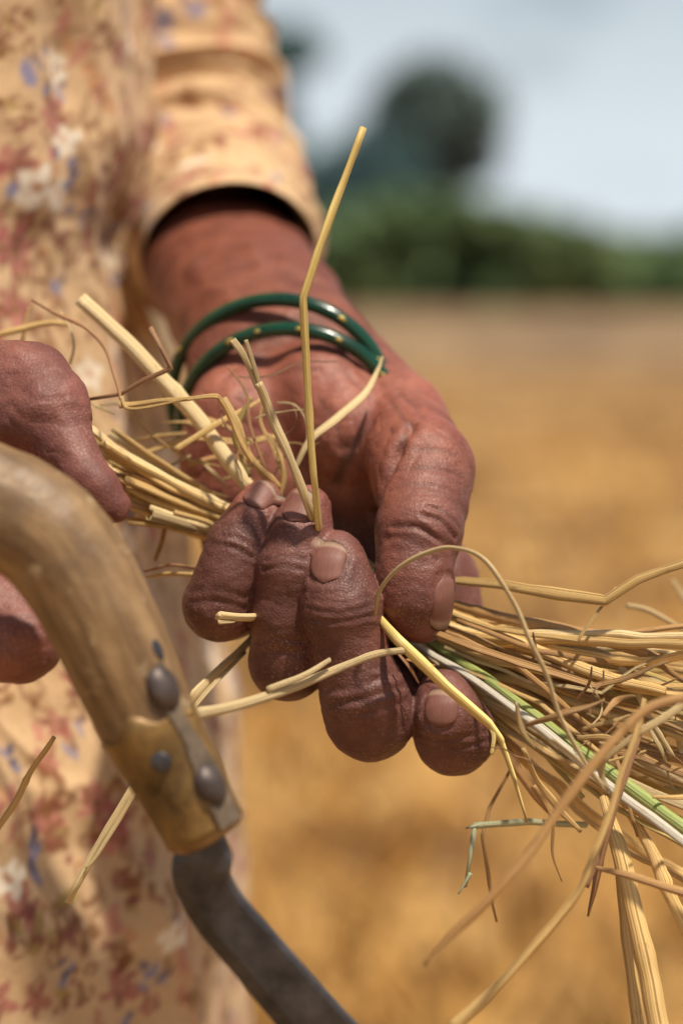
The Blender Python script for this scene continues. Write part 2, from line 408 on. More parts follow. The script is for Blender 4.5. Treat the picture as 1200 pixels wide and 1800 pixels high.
# ------------------------------------------------------------------ implicit surfaces for the body
class Grid:
    def __init__(s, lo, hi, h):
        s.o = np.array(lo, float); s.h = h; s.n = np.ceil((np.array(hi) - s.o) / h).astype(int) + 1
        s.F = np.full(s.n, 50.0, np.float32)
    def box(s, lo, hi):
        a = np.clip(np.floor((lo - s.o) / s.h).astype(int), 0, s.n - 1); b = np.clip(np.ceil((hi - s.o) / s.h).astype(int) + 1, 1, s.n)
        return a, b
    def coords(s, a, b):
        return [(s.o[i] + s.h * np.arange(a[i], b[i])).astype(np.float32) for i in range(3)]
    def chain(s, nodes, kin, kout, flat=None):
        """nodes: (point, radius). Smooth union of round cones, then blended into the field with kout."""
        pts = np.array([p for p, r in nodes]); rs = np.array([r for p, r in nodes]); pad = rs.max() + kin + kout + 3 * s.h
        A, B = s.box(pts.min(0) - pad, pts.max(0) + pad)
        if (B <= A).any(): return
        G = np.full(B - A, 50.0, np.float32)
        for i in range(max(1, len(pts) - 1)):
            j = min(i + 1, len(pts) - 1)
            p, q, r0, r1 = pts[i], pts[j], rs[i], rs[j]
            pd = max(r0, r1) + kin + kout + 3 * s.h
            a, b = s.box(np.minimum(p, q) - pd, np.maximum(p, q) + pd)
            if (b <= a).any(): continue
            X, Y, Z = s.coords(a, b)
            dx = (X - p[0])[:, None, None]; dy = (Y - p[1])[None, :, None]; dz = (Z - p[2])[None, None, :]
            v = q - p; L = float(v @ v) + 1e-9
            t = np.clip((dx * v[0] + dy * v[1] + dz * v[2]) / L, 0, 1)
            ex, ey, ez = dx - t * v[0], dy - t * v[1], dz - t * v[2]
            d2 = ex * ex + ey * ey + ez * ez
            if flat is not None:
                ax, f = flat; c = ex * ax[0] + ey * ax[1] + ez * ax[2]
                d2 = d2 + c * c * (1 / f ** 2 - 1)
            d = np.sqrt(d2) - (r0 + (r1 - r0) * t)
            sl = tuple(slice(a[k] - A[k], b[k] - A[k]) for k in range(3))
            G[sl] = smin(G[sl], d.astype(np.float32), kin)
        sl = tuple(slice(A[k], B[k]) for k in range(3))
        s.F[sl] = smin(s.F[sl], G, kout)
    def at(s, p):
        p = np.atleast_2d(p); q = (p - s.o) / s.h; q = np.clip(q, 0, s.n - 1.001); i = q.astype(int); f = q - i; r = 0
        for dx in (0, 1):
            for dy in (0, 1):
                for dz in (0, 1):
                    w = (f[:, 0] if dx else 1 - f[:, 0]) * (f[:, 1] if dy else 1 - f[:, 1]) * (f[:, 2] if dz else 1 - f[:, 2])
                    r = r + w * s.F[i[:, 0] + dx, i[:, 1] + dy, i[:, 2] + dz]
        return r
    def grad(s, p):
        p = np.atleast_2d(p); g = np.zeros_like(p)
        for k in range(3):
            e = np.zeros(3); e[k] = s.h; g[:, k] = s.at(p + e) - s.at(p - e)
        return g / (np.linalg.norm(g, axis=1)[:, None] + 1e-9)
    def surf(s, px, py, d0=-40, d1=130):
        ds = np.arange(d0, d1, 0.25); q = PP([(px, py, d) for d in ds]); v = s.at(q); i = np.argmax(v < 0)
        if v[i] >= 0: return None
        return q[i]
    def mesh(s):
        F = s.F; I = F < 0
        c = np.zeros(np.array(F.shape) - 1, np.int8)
        cr = [(x, y, z) for x in (0, 1) for y in (0, 1) for z in (0, 1)]
        sl = lambda x, y, z: (slice(x, F.shape[0] - 1 + x), slice(y, F.shape[1] - 1 + y), slice(z, F.shape[2] - 1 + z))
        for k in cr: c += I[sl(*k)]
        act = (c > 0) & (c < 8); idx = np.argwhere(act); ids = np.full(act.shape, -1, np.int32); ids[act] = np.arange(len(idx))
        val = np.stack([F[idx[:, 0] + x, idx[:, 1] + y, idx[:, 2] + z] for x, y, z in cr], 1).astype(float)
        acc = np.zeros((len(idx), 3)); cnt = np.zeros(len(idx))
        for a in range(8):
            for b in range(a + 1, 8):
                if sum(abs(cr[a][k] - cr[b][k]) for k in range(3)) != 1: continue
                m = (val[:, a] < 0) != (val[:, b] < 0)
                t = val[m, a] / (val[m, a] - val[m, b])
                acc[m] += np.array(cr[a]) + t[:, None] * (np.array(cr[b]) - np.array(cr[a])); cnt[m] += 1
        V = s.o + s.h * (idx + acc / cnt[:, None]); Q = []
        for ax in range(3):
            u, w = (ax + 1) % 3, (ax + 2) % 3
            s0 = [slice(None)] * 3; s1 = [slice(None)] * 3; s0[ax] = slice(0, -1); s1[ax] = slice(1, None)
            d = I[tuple(s0)] != I[tuple(s1)]; e = np.argwhere(d)
            ok = (e[:, u] >= 1) & (e[:, w] >= 1) & (e[:, u] < F.shape[u] - 1) & (e[:, w] < F.shape[w] - 1); e = e[ok]
            ins = I[e[:, 0], e[:, 1], e[:, 2]]
            def cell(du, dw):
                q = e.copy(); q[:, u] += du; q[:, w] += dw; return ids[q[:, 0], q[:, 1], q[:, 2]]
            q = np.stack([cell(-1, -1), cell(0, -1), cell(0, 0), cell(-1, 0)], 1)
            q[~ins] = q[~ins][:, ::-1]; Q.append(q)
        return V, np.vstack(Q)

def smin(a, b, k):
    if k <= 0: return np.minimum(a, b)
    h = np.maximum(k - np.abs(a - b), 0) / k
    return np.minimum(a, b) - h * h * k * 0.25

def C(*nodes): return [(P(a, b, c), r) for a, b, c, r in nodes]

def near_poly(V, pts):
    """distance of each vertex to a polyline"""
    best = np.full(len(V), 1e9)
    for a, b in zip(pts[:-1], pts[1:]):
        v = b - a; t = np.clip(((V - a) @ v) / (v @ v + 1e-9), 0, 1)
        best = np.minimum(best, np.linalg.norm(V - a - t[:, None] * v, axis=1))
    return best

FINGERS = {
    'pinky':  C((461, 880, 15, 5.3), (445, 915, 13, 6.6), (420, 960, 12, 7.8), (402, 1012, 11, 7.8), (386, 1062, 13, 8.9), (405, 1060, 34, 8.8), (425, 985, 58, 10)),
    'ring':   C((540, 895, 10, 6.3), (528, 940, 8, 7.5), (512, 1000, 7, 8.6), (500, 1080, 8, 8.0), (506, 1162, 13, 9.5), (525, 1150, 36, 9.8), (520, 1040, 60, 11)),
    'middle': C((592, 983, 6, 7.2), (590, 1012, 3, 8.3), (598, 1066, 1, 9.8), (613, 1140, 3, 9.0), (637, 1218, 4, 10.3), (650, 1256, 8, 11.0), (660, 1235, 30, 11), (640, 1080, 60, 12)),
    'index':  C((778, 1224, 8, 6.8), (784, 1254, 6, 8.3), (798, 1290, 11, 9.8), (812, 1275, 36, 10), (790, 1140, 50, 10.5), (768, 1022, 52, 11.5)),
    'thumb':  C((739, 1077, 6, 7.6), (731, 1045, 5, 8.9), (727, 1005, 6, 9.2), (736, 935, 10, 10.5), (742, 880, 19, 11.4), (742, 828, 27, 13.3), (700, 742, 58, 13), (612, 655, 92, 14)),
}

def left_hand():
    lo = P(200, 1400, -30); hi = P(900, 300, 60)
    g = Grid((-85, 570, H - 132), (45, 870, H + 45), 0.6)
    fl = None
    # forearm: two bones' worth of cones
    g.chain(C((552, 622, 92, 16.5), (500, 545, 134, 17.5), (447, 478, 180, 18.5), (400, 390, 300, 21)), 4, 6)
    g.chain(C((440, 625, 86, 16.5), (398, 545, 132, 17.5), (357, 478, 180, 18.5), (320, 390, 300, 21)), 4, 10)
    g.chain(C((500, 624, 86, 18), (402, 478, 180, 20)), 4, 8)
    # palm rays
    g.chain(C((430, 650, 82, 14.5), (400, 800, 66, 12.5), (425, 985, 60, 10)), 4, 8)
    g.chain(C((470, 650, 82, 15), (470, 830, 64, 12.5), (520, 1040, 62, 11)), 4, 8)
    g.chain(C((530, 650, 82, 15), (560, 850, 64, 12.5), (640, 1080, 62, 12)), 4, 8)
    g.chain(C((585, 650, 86, 14.5), (660, 860, 62, 12.5), (768, 1022, 56, 11)), 4, 8)
    # heel of the hand and ball of the thumb
    g.chain(C((420, 730, 62, 13), (410, 850, 60, 11)), 3, 7)
    g.chain(C((560, 690, 62, 14), (628, 770, 54, 14.5), (640, 830, 56, 11)), 3, 6)
    g.chain(FINGERS['thumb'], 3, 1.0)
    for f in ('pinky', 'ring', 'middle', 'index'):
        g.chain(FINGERS[f], 3, 0.5)
    return g

G1 = left_hand()

NAILS = [  # centre px, towards-tip px, width, length
    ((574, 983), (577, 945), 10.4, 12.8),
    ((774, 1244), (776, 1205), 10.0, 11.0),
    ((524, 889), (532, 866), 9.0, 9.8),
    ((456, 867), (467, 852), 9.0, 9.4),
    ((786, 1060), (789, 1100), 10.0, 15.5),
]
CREASES = [  # pixel polyline, width mm, depth mm
    ([(722, 745), (700, 790), (680, 835), (664, 880), (660, 905)], 1.6, 1.7),
    ([(650, 745), (615, 790), (590, 850)], 2.5, 0.9),
    ([(700, 690), (730, 715), (745, 735)], 1.0, 0.4),
    ([(752, 890), (785, 902), (806, 925)], 0.7, 0.8), ([(742, 905), (775, 918), (800, 945)], 0.7, 0.9), ([(690, 925), (735, 928), (790, 962)], 0.8, 0.8), ([(675, 945), (720, 950), (770, 985)], 0.7, 0.3),
    ([(540, 1068), (580, 1078), (625, 1074), (660, 1062)], 0.7, 0.35), ([(538, 1086), (590, 1094), (662, 1080)], 0.7, 0.4), ([(545, 1055), (600, 1060), (650, 1048)], 0.6, 0.25),
    ([(575, 1215), (630, 1205), (700, 1180)], 0.8, 0.4), ([(582, 1240), (640, 1228), (712, 1205)], 0.8, 0.5), ([(592, 1264), (650, 1252), (716, 1232)], 0.8, 0.45), ([(640, 1160), (690, 1190)], 0.7, 0.3),
    ([(468, 985), (500, 978), (540, 985)], 0.7, 0.35), ([(462, 1002), (500, 996), (535, 1003)], 0.7, 0.4),
    ([(450, 1130), (490, 1122), (545, 1130)], 0.8, 0.4), ([(452, 1152), (490, 1146), (548, 1152)], 0.8, 0.4),
    ([(385, 940), (420, 948), (450, 965)], 0.7, 0.35), ([(378, 955), (412, 963), (445, 980)], 0.7, 0.35),
    ([(335, 1040), (380, 1035), (430, 1050)], 0.8, 0.35), ([(333, 1062), (380, 1056), (430, 1070)], 0.8, 0.35),
    ([(735, 1290), (790, 1300), (860, 1285)], 0.7, 0.35), ([(740, 1306), (795, 1316), (862, 1300)], 0.7, 0.35),
    ([(300, 420), (350, 480), (420, 540)], 3.0, -0.7), ([(440, 400), (450, 450), (500, 520)], 2.6, -0.8), ([(520, 430), (500, 470), (540, 540)], 2.2, -0.6),
    ([(380, 640), (450, 602), (540, 588), (620, 605)], 1.2, 0.7), ([(390, 665), (460, 625), (550, 612), (640, 632)], 1.2, 0.7), ([(420, 700), (480, 660), (560, 650)], 1.3, 0.6),
    ([(560, 700), (590, 740), (600, 790)], 1.4, 0.5), ([(640, 660), (690, 710), (725, 760)], 1.2, 0.4), ([(610, 655), (650, 700), (690, 760)], 1.2, 0.35),
    ([(700, 800), (745, 790), (800, 800)], 0.9, 0.3), ([(695, 830), (745, 822), (812, 838)], 0.9, 0.35), ([(685, 862), (740, 852), (816, 872)], 0.9, 0.3),
]

def laplace(V, Q, it=2, lam=0.5):
    e = np.vstack([Q[:, [0, 1]], Q[:, [1, 2]], Q[:, [2, 3]], Q[:, [3, 0]]])
    deg = np.bincount(e.ravel(), minlength=len(V))[:, None]
    for _ in range(it):
        s = np.zeros_like(V)
        for k in range(3):
            s[:, k] = np.bincount(e[:, 0], V[e[:, 1], k], len(V)) + np.bincount(e[:, 1], V[e[:, 0], k], len(V))
        V = V + lam * (s / np.maximum(deg, 1) - V)
    return V

NAILF = []
for (cx, cy), (tx, ty), w, ln in NAILS:
    c = G1.surf(cx, cy); n = G1.grad(c)[0]; t = P(tx, ty, c[1] - D) - c
    t = t - n * (n @ t); t /= np.linalg.norm(t); NAILF.append((c, n, t, np.cross(t, n), w, ln))

def hand_detail(g, V, Q):
    V = laplace(V, Q, 2, 0.4)
    N = g.grad(V); dsp = np.zeros(len(V))
    raw = np.zeros((len(V), 3))
    for k in range(3):
        e = np.zeros(3); e[k] = g.h * 1.5; raw[:, k] = (g.at(V + e) - g.at(V - e)) / (3 * g.h)
    keep = smoothstep(0.72, 0.93, np.linalg.norm(raw, axis=1))
    for pl, w, dp in CREASES:
        q = [g.surf(*p) for p in np.array(catmull(np.array(pl, float), 4))]; q = np.array([x for x in q if x is not None])
        if len(q) < 2: continue
        r = near_poly(V, q) / w
        dp = dp * np.clip(0.85 + 0.8 * vnoise(V / 4.5, int(pl[0][0])), 0.15, 1.5)
        k = 1.0 if w > 1.5 else 0.62
        dsp += -dp * k * np.exp(-r * r) + (0.05 if w > 1 else 0.25) * dp * np.exp(-(r - 1.9) ** 2 * 1.6)
    for c, n, t, b, w, ln in NAILF:
        q = V - c; u, v, hgt = q @ b / (w / 2), q @ t / (ln / 2), q @ n
        rr = (np.abs(u) ** 3 + np.abs(v) ** 3) ** (1 / 3)
        near = np.abs(hgt) < 7
        rim = np.exp(-((rr - 1.17) / 0.13) ** 2) * np.clip(1.3 - np.maximum(v, 0) * 1.6, 0, 1)
        dsp += near * ((0.24 if w > 9.6 else 0.12) * rim - 0.30 * (rr < 1.0))
    px, py = pix(V); fg = smoothstep(860, 930, py)
    dsp += 0.15 * fbm(V / 5.0, 3, 2) + 0.05 * fbm(V / np.array([2.2, 2.2, 1.3]), 9, 2)
    wr = V + 1.2 * np.column_stack([vnoise(V / 3, 51), vnoise(V / 3, 52), vnoise(V / 3, 53)])
    dsp -= 0.17 * fg * (1 - np.abs(vnoise(wr / np.array([5.5, 5.5, 1.5]), 61))) ** 5                    # short lines across the fingers
    dsp -= 0.30 * (1 - fg) * smoothstep(560, 620, py) * (1 - np.abs(vnoise(wr / np.array([7.0, 7.0, 8.0]), 63))) ** 7       # branching lines of the palm
    dsp -= 0.10 * (1 - fg) * (1 - np.abs(vnoise(wr / np.array([3.0, 3.0, 2.2]), 65))) ** 6
    dsp += 0.6 * (1 - smoothstep(600, 700, py)) * fbm(V / np.array([9, 30, 9]), 67, 2)
    return V + N * (dsp * keep)[:, None]

def right_hand():
    g = Grid((-150, 520, H - 145), (-38, 660, H + 5), 1.0)
    g.chain(C((-180, 800, 5, 20), (-60, 740, -2, 15), (15, 716, -5, 13), (72, 728, -12, 11)), 5, 6)          # back of the hand to the knuckle
    g.chain(C((-20, 678, -5, 10.5), (50, 682, -8, 10.5), (92, 722, -14, 8.6), (120, 792, -20, 6.0), (150, 842, -23, 5.6), (180, 875, -25, 4.8), (204, 893, -26, 3.8)), 4, 5)  # finger lying behind the handle
    g.chain(C((-150, 1000, 0, 18), (-60, 1090, -15, 13), (-5, 1100, -26, 12), (36, 1122, -30, 10.5)), 4, 3)      # bent finger under the handle
    g.chain(C((-200, 1040, 0, 14), (-110, 1170, -14, 11), (-110, 1180, -30, 9.0)), 4, 1.5)
    g.chain(C((-260, 900, 0, 24), (-160, 900, 4, 22)), 4, 10)
    return g
G2 = right_hand()


def tone_left(V):
    px, py = pix(V); dorsal = np.array([0.168, 0.066, 0.051]); palm = np.array([0.34, 0.115, 0.073]); arm = np.array([0.24, 0.076, 0.043])
    fing = smoothstep(840, 930, py) * (1 - smoothstep(640, 720, px) * (1 - smoothstep(1130, 1180, py)))
    th = smoothstep(650, 720, px) * smoothstep(700, 930, py) * (1 - smoothstep(1150, 1190, py))
    up = 1 - smoothstep(560, 680, py)
    c = palm[None] * (1 - up)[:, None] + arm[None] * up[:, None]
    f = np.maximum(fing, th * 0.8)[:, None]; c = c * (1 - f) + dorsal * f
    for (cc, n, t, b, w, ln) in NAILF:                                 # pink finger ends
        r = np.linalg.norm(V - (cc + t * ln * .5), axis=1); k = np.exp(-(r / 7.0) ** 2)[:, None] * 0.65
        c = c * (1 - k) + np.array([0.29, 0.115, 0.09]) * k
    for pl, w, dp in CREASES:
        if dp < 0: continue                       # darker brown along the crease lines
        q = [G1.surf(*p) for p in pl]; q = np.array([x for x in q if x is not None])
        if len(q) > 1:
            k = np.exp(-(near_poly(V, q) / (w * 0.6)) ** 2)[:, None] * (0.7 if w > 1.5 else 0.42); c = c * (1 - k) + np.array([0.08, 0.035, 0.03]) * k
    return np.hstack([c, np.ones((len(V), 1))])

# the rest of the woman, coarse: mostly under clothes or outside the picture
XC, YC = -196.0, 820.0
def rest_of_body():
    g = Grid((-420, 560, 0), (140, 1120, 1560), 7.0)
    def n(*a): return [(np.array(p[:3], float), p[3]) for p in a]
    g.chain(n((XC - 5, YC, 640, 105), (XC - 5, YC, 800, 100), (XC, YC, 930, 88), (XC, YC, 1080, 95), (XC, YC, 1220, 88)), 20, 20)
    g.chain(n((XC, YC + 40, 1230, 60), (XC, YC + 135, 1255, 42)), 10, 30); g.chain(n((XC, YC - 40, 1230, 60), (XC, YC - 120, 1255, 42)), 10, 30)
    g.chain(n((XC, YC, 1240, 50), (XC + 12, YC, 1330, 44)), 10, 25)
    g.chain(n((XC + 18, YC, 1440, 76), (XC + 30, YC, 1385, 62), (XC + 45, YC, 1365, 48)), 15, 15)
    g.chain(n((XC + 100, YC, 1405, 9), (XC + 96, YC, 1430, 7)), 6, 12)
    for s in (-1, 1):
        g.chain(n((XC + 15, YC + s * 76, 1420, 14), (XC + 10, YC + s * 76, 1395, 9)), 6, 8)
        g.chain(n((XC - 5, YC + s * 60, 650, 80), (XC + 5, YC + s * 65, 420, 52), (XC - 5, YC + s * 65, 120, 34), (XC - 10, YC + s * 65, 45, 36)), 14, 14)
        g.chain(n((XC - 20, YC + s * 70, 34, 32), (XC + 90, YC + s * 80, 26, 24), (XC + 140, YC + s * 85, 22, 18)), 10, 10)
    g.chain([(np.array((XC, YC + 135, 1250.)), 42)] + C((250, -100, 320, 36), (280, 100, 308, 34), (325, 330, 290, 30), (372, 430, 220, 21)), 10, 14)
    g.chain([(np.array((XC, YC - 120, 1250.)), 42), (np.array((XC - 60, YC - 150, 1010.)), 34), (P(-260, 880, 0), 20)], 10, 14)
    return g.mesh()

person = empty('person', (XC / 1000, YC / 1000, 0), 'farm worker in a cream flowered tunic holding cut straw and a sickle', 'person')
bpy.context.view_layer.update()
V1, Q1 = G1.mesh(); V1 = hand_detail(G1, V1, Q1); c1 = tone_left(V1)
V2, Q2 = G2.mesh(); V2 = laplace(V2, Q2, 3); N2 = G2.grad(V2); V2w = V2 + 1.5 * np.column_stack([vnoise(V2 / 4, 51), vnoise(V2 / 4, 52), vnoise(V2 / 4, 53)])
V2 = V2 + N2 * (0.25 * fbm(V2 / 6, 5, 3) + 0.9 * fbm(V2 / 14, 6, 2) - 0.45 * (1 - np.abs(vnoise(V2w / np.array([9, 9, 3.2]), 61))) ** 5 - .2 * (1 - np.abs(vnoise(V2w / np.array([4, 4, 5]), 62))) ** 6)[:, None]
c2 = np.tile([0.25, 0.092, 0.068, 1.0], (len(V2), 1))
V3, Q3 = rest_of_body(); c3 = np.tile([0.32, 0.115, 0.065, 1.0], (len(V3), 1))
VB = np.vstack([V1, V2, V3]); QB = np.vstack([Q1, Q2 + len(V1), Q3 + len(V1) + len(V2)])
body = make('body', VB, QB, M_SKIN, person, col={'tone': np.vstack([c1, c2, c3])})

def nail(c, n, t, b, w, ln):
    nu, nv = 17, 23; V, UV = [], []
    for j in range(nv):
        v = -1 + 2 * j / (nv - 1)
        wf = max(.3, (1 - abs(v) ** 4) ** 0.4) if v < 0 else (1 - 0.55 * max(0, v - 0.6) ** 2 * 2.2)
        for i in range(nu):
            u = -1 + 2 * i / (nu - 1)
            vv = v - (0.10 * u * u if v > 0 else -0.16 * u * u) * abs(v)
            V.append(c + b * u * wf * w / 2 + t * vv * ln / 2); UV.append(((u + 1) / 2, (v + 1) / 2))
    V = np.array(V); UV = np.array(UV)
    u = UV[:, 0] * 2 - 1; v = UV[:, 1] * 2 - 1
    off = 0.22 - 0.5 * np.abs(u) ** 6 - 0.45 * smoothstep(0.72, 1.0, -v) + 0.28 * np.clip(v - 0.5, 0, 1)
    for _ in range(6):
        d = G1.at(V); V = V - G1.grad(V) * np.clip(d - off, -1.5, 1.5)[:, None] * 0.8
    V = np.vstack([V, V - n * 0.45]); UV = np.vstack([UV, UV]); o = nu * nv; F = []
    for j in range(nv - 1):
        for i in range(nu - 1):
            a = j * nu + i; F.append((a, a + 1, a + nu + 1, a + nu)); F.append((o + a, o + a + nu, o + a + nu + 1, o + a + 1))
    edge = [i for i in range(nu)] + [j * nu + nu - 1 for j in range(1, nv)] + [(nv - 1) * nu + i for i in range(nu - 2, -1, -1)] + [j * nu for j in range(nv - 2, 0, -1)]
    for a, q in zip(edge, edge[1:] + edge[:1]): F.append((q, a, o + a, o + q))
    return make('fingernail', V, F, M_NAIL, body, uv=UV)
for nf in NAILF: nail(*nf)

# ------------------------------------------------------------------ clothes, printed with flowers
CREAM = np.array([0.57, 0.39, 0.222])
def print_cloth(S2, seeds, centres, seed, dens=1.0):
    """pigment on cloth coordinates S2 (n,2) in mm: random sprigs plus the flowers in 'centres' (s, z, kind, size)"""
    g = np.random.default_rng(seed); n = len(S2)
    c = np.tile(CREAM, (n, 1)); p3 = np.column_stack([S2, np.zeros(n)])
    c = c * (1 + 0.10 * fbm(p3 / 14, seed, 3))[:, None]
    wv = np.column_stack([vnoise(p3 / 4.0, seed + 5), vnoise(p3 / 4.0, seed + 6)]) * 1.3 + np.column_stack([vnoise(p3 / 1.6, seed + 7), vnoise(p3 / 1.6, seed + 8)]) * 0.5
    X = S2 + wv
    grain = 0.75 + 0.35 * vnoise(p3 / np.array([1.1, 2.2, 1]), seed + 11)
    pal = {'pink': (0.44, 0.14, 0.125), 'rose': (0.32, 0.08, 0.08), 'white': (0.80, 0.73, 0.60), 'blue': (0.20, 0.20, 0.34), 'ink': (0.09, 0.09, 0.17),
           'brown': (0.20, 0.08, 0.03), 'rust': (0.50, 0.20, 0.09), 'maroon': (0.22, 0.06, 0.055), 'olive': (0.36, 0.25, 0.08)}
    def blob(x, y, rx, ry, ang, col, a=0.9, soft=0.35):
        nonlocal c
        dx, dy = X[:, 0] - x, X[:, 1] - y; m = (np.abs(dx) < 2.2 * max(rx, ry) + 2) & (np.abs(dy) < 2.2 * max(rx, ry) + 2)
        if not m.any(): return
        ca, sa = math.cos(ang), math.sin(ang); u = (dx[m] * ca + dy[m] * sa) / rx; v = (-dx[m] * sa + dy[m] * ca) / ry
        k = np.clip((1 - np.hypot(u, v)) / soft, 0, 1) * a * np.clip(grain[m] + .3, 0.75, 1); k = k[:, None]
        c[m] = c[m] * (1 - k) + np.array(pal[col]) * k
    def loop(x, y, rx, ry, ang, col, w=0.7, a=0.8):
        nonlocal c
        dx, dy = X[:, 0] - x, X[:, 1] - y; m = (np.abs(dx) < max(rx, ry) + 3) & (np.abs(dy) < max(rx, ry) + 3)
        if not m.any(): return
        ca, sa = math.cos(ang), math.sin(ang); u = (dx[m] * ca + dy[m] * sa) / rx; v = (-dx[m] * sa + dy[m] * ca) / ry
        k = np.exp(-((np.hypot(u, v) - 1) * min(rx, ry) / w) ** 2) * a * np.clip(grain[m] + .3, 0.5, 1); k = k[:, None]
        c[m] = c[m] * (1 - k) + np.array(pal[col]) * k
    def flower(x, y, kind, s):
        a0 = g.random() * 6.28
        if kind == 'bloom':
            for i in range(6):
                a = a0 + i * 1.047; blob(x + math.cos(a) * s * .55, y + math.sin(a) * s * .55, s * .5, s * .33, a, 'pink' if i % 3 else 'rose', .8)
            blob(x, y, s * .3, s * .3, 0, 'brown', .8)
            for i in range(3): a = a0 + i * 2.1; loop(x + math.cos(a) * s * .9, y + math.sin(a) * s * .9, s * .4, s * .25, a, 'brown', .6)
        elif kind == 'white':
            for i in range(5):
                a = a0 + i * 1.257; blob(x + math.cos(a) * s * .55, y + math.sin(a) * s * .55, s * .5, s * .36, a, 'white', .95)
            blob(x, y, s * .28, s * .28, 0, 'rust', .8)
        elif kind == 'blue':
            for i in range(4): blob(x + g.normal() * s * .35, y - i * s * .42 + s * .6, s * .42, s * .28, g.random() * 3, 'blue' if i % 2 else 'ink', .9)
        elif kind == 'tuft':
            for i in range(9): blob(x + g.normal() * s * .5, y + g.normal() * s * .45, s * .22 * (1 + g.random()), s * .16 * (1 + g.random()), g.random() * 6, ('brown', 'maroon', 'olive')[i % 3], .85)
            for i in range(3): loop(x + g.normal() * s * .6, y + g.normal() * s * .5, s * .3, s * .24, g.random() * 3, 'brown', .5)
        elif kind == 'bud':
            blob(x, y, s * .35, s * .6, g.random(), 'blue', .9); blob(x + s * .45, y + s * .5, s * .3, s * .42, g.random(), 'ink', .7)
            loop(x + s * .2, y + s, s * .35, s * .5, .4, 'brown', .45)
        elif kind == 'vine':
            loop(x, y, s * .42, s * .8, g.random() * .6 - .3, 'brown', .7); loop(x + s * .1, y - s * 1.1, s * .33, s * .5, .3, 'brown', .55); blob(x, y + s * .9, s * .18, s * .3, .2, 'rust', .6)
        elif kind == 'petal':
            blob(x, y, s * .34, s * .9, -.5 + g.random() * .6, 'pink', .7); blob(x + s * .5, y - s * .8, s * .3, s * .6, .5, 'rust', .6)
        elif kind == 'maroon':
            for i in range(5): a = a0 + i * 1.25; blob(x + math.cos(a) * s * .5, y + math.sin(a) * s * .5, s * .5, s * .3, a, 'maroon' if i % 2 else 'rose', .8)
    kinds = ['bloom', 'white', 'blue', 'tuft', 'bud', 'vine', 'petal', 'maroon', 'tuft', 'vine', 'petal']
    lo, hi = S2.min(0), S2.max(0); done = []
    for (x, y, k, s) in centres: done.append((x, y))
    for i in range(int(dens * (hi[0] - lo[0]) * (hi[1] - lo[1]) / 190)):
        x, y = lo + g.random(2) * (hi - lo)
        if done and min((x - a) ** 2 + (y - b) ** 2 for a, b in done) < 6.6 ** 2: continue
        done.append((x, y)); flower(x, y, kinds[g.integers(len(kinds))], 3.4 + 4.2 * g.random())
    for (x, y, k, s) in centres: flower(x, y, k, s)
    return np.hstack([np.clip(c, 0.01, 0.9), np.ones((n, 1))])

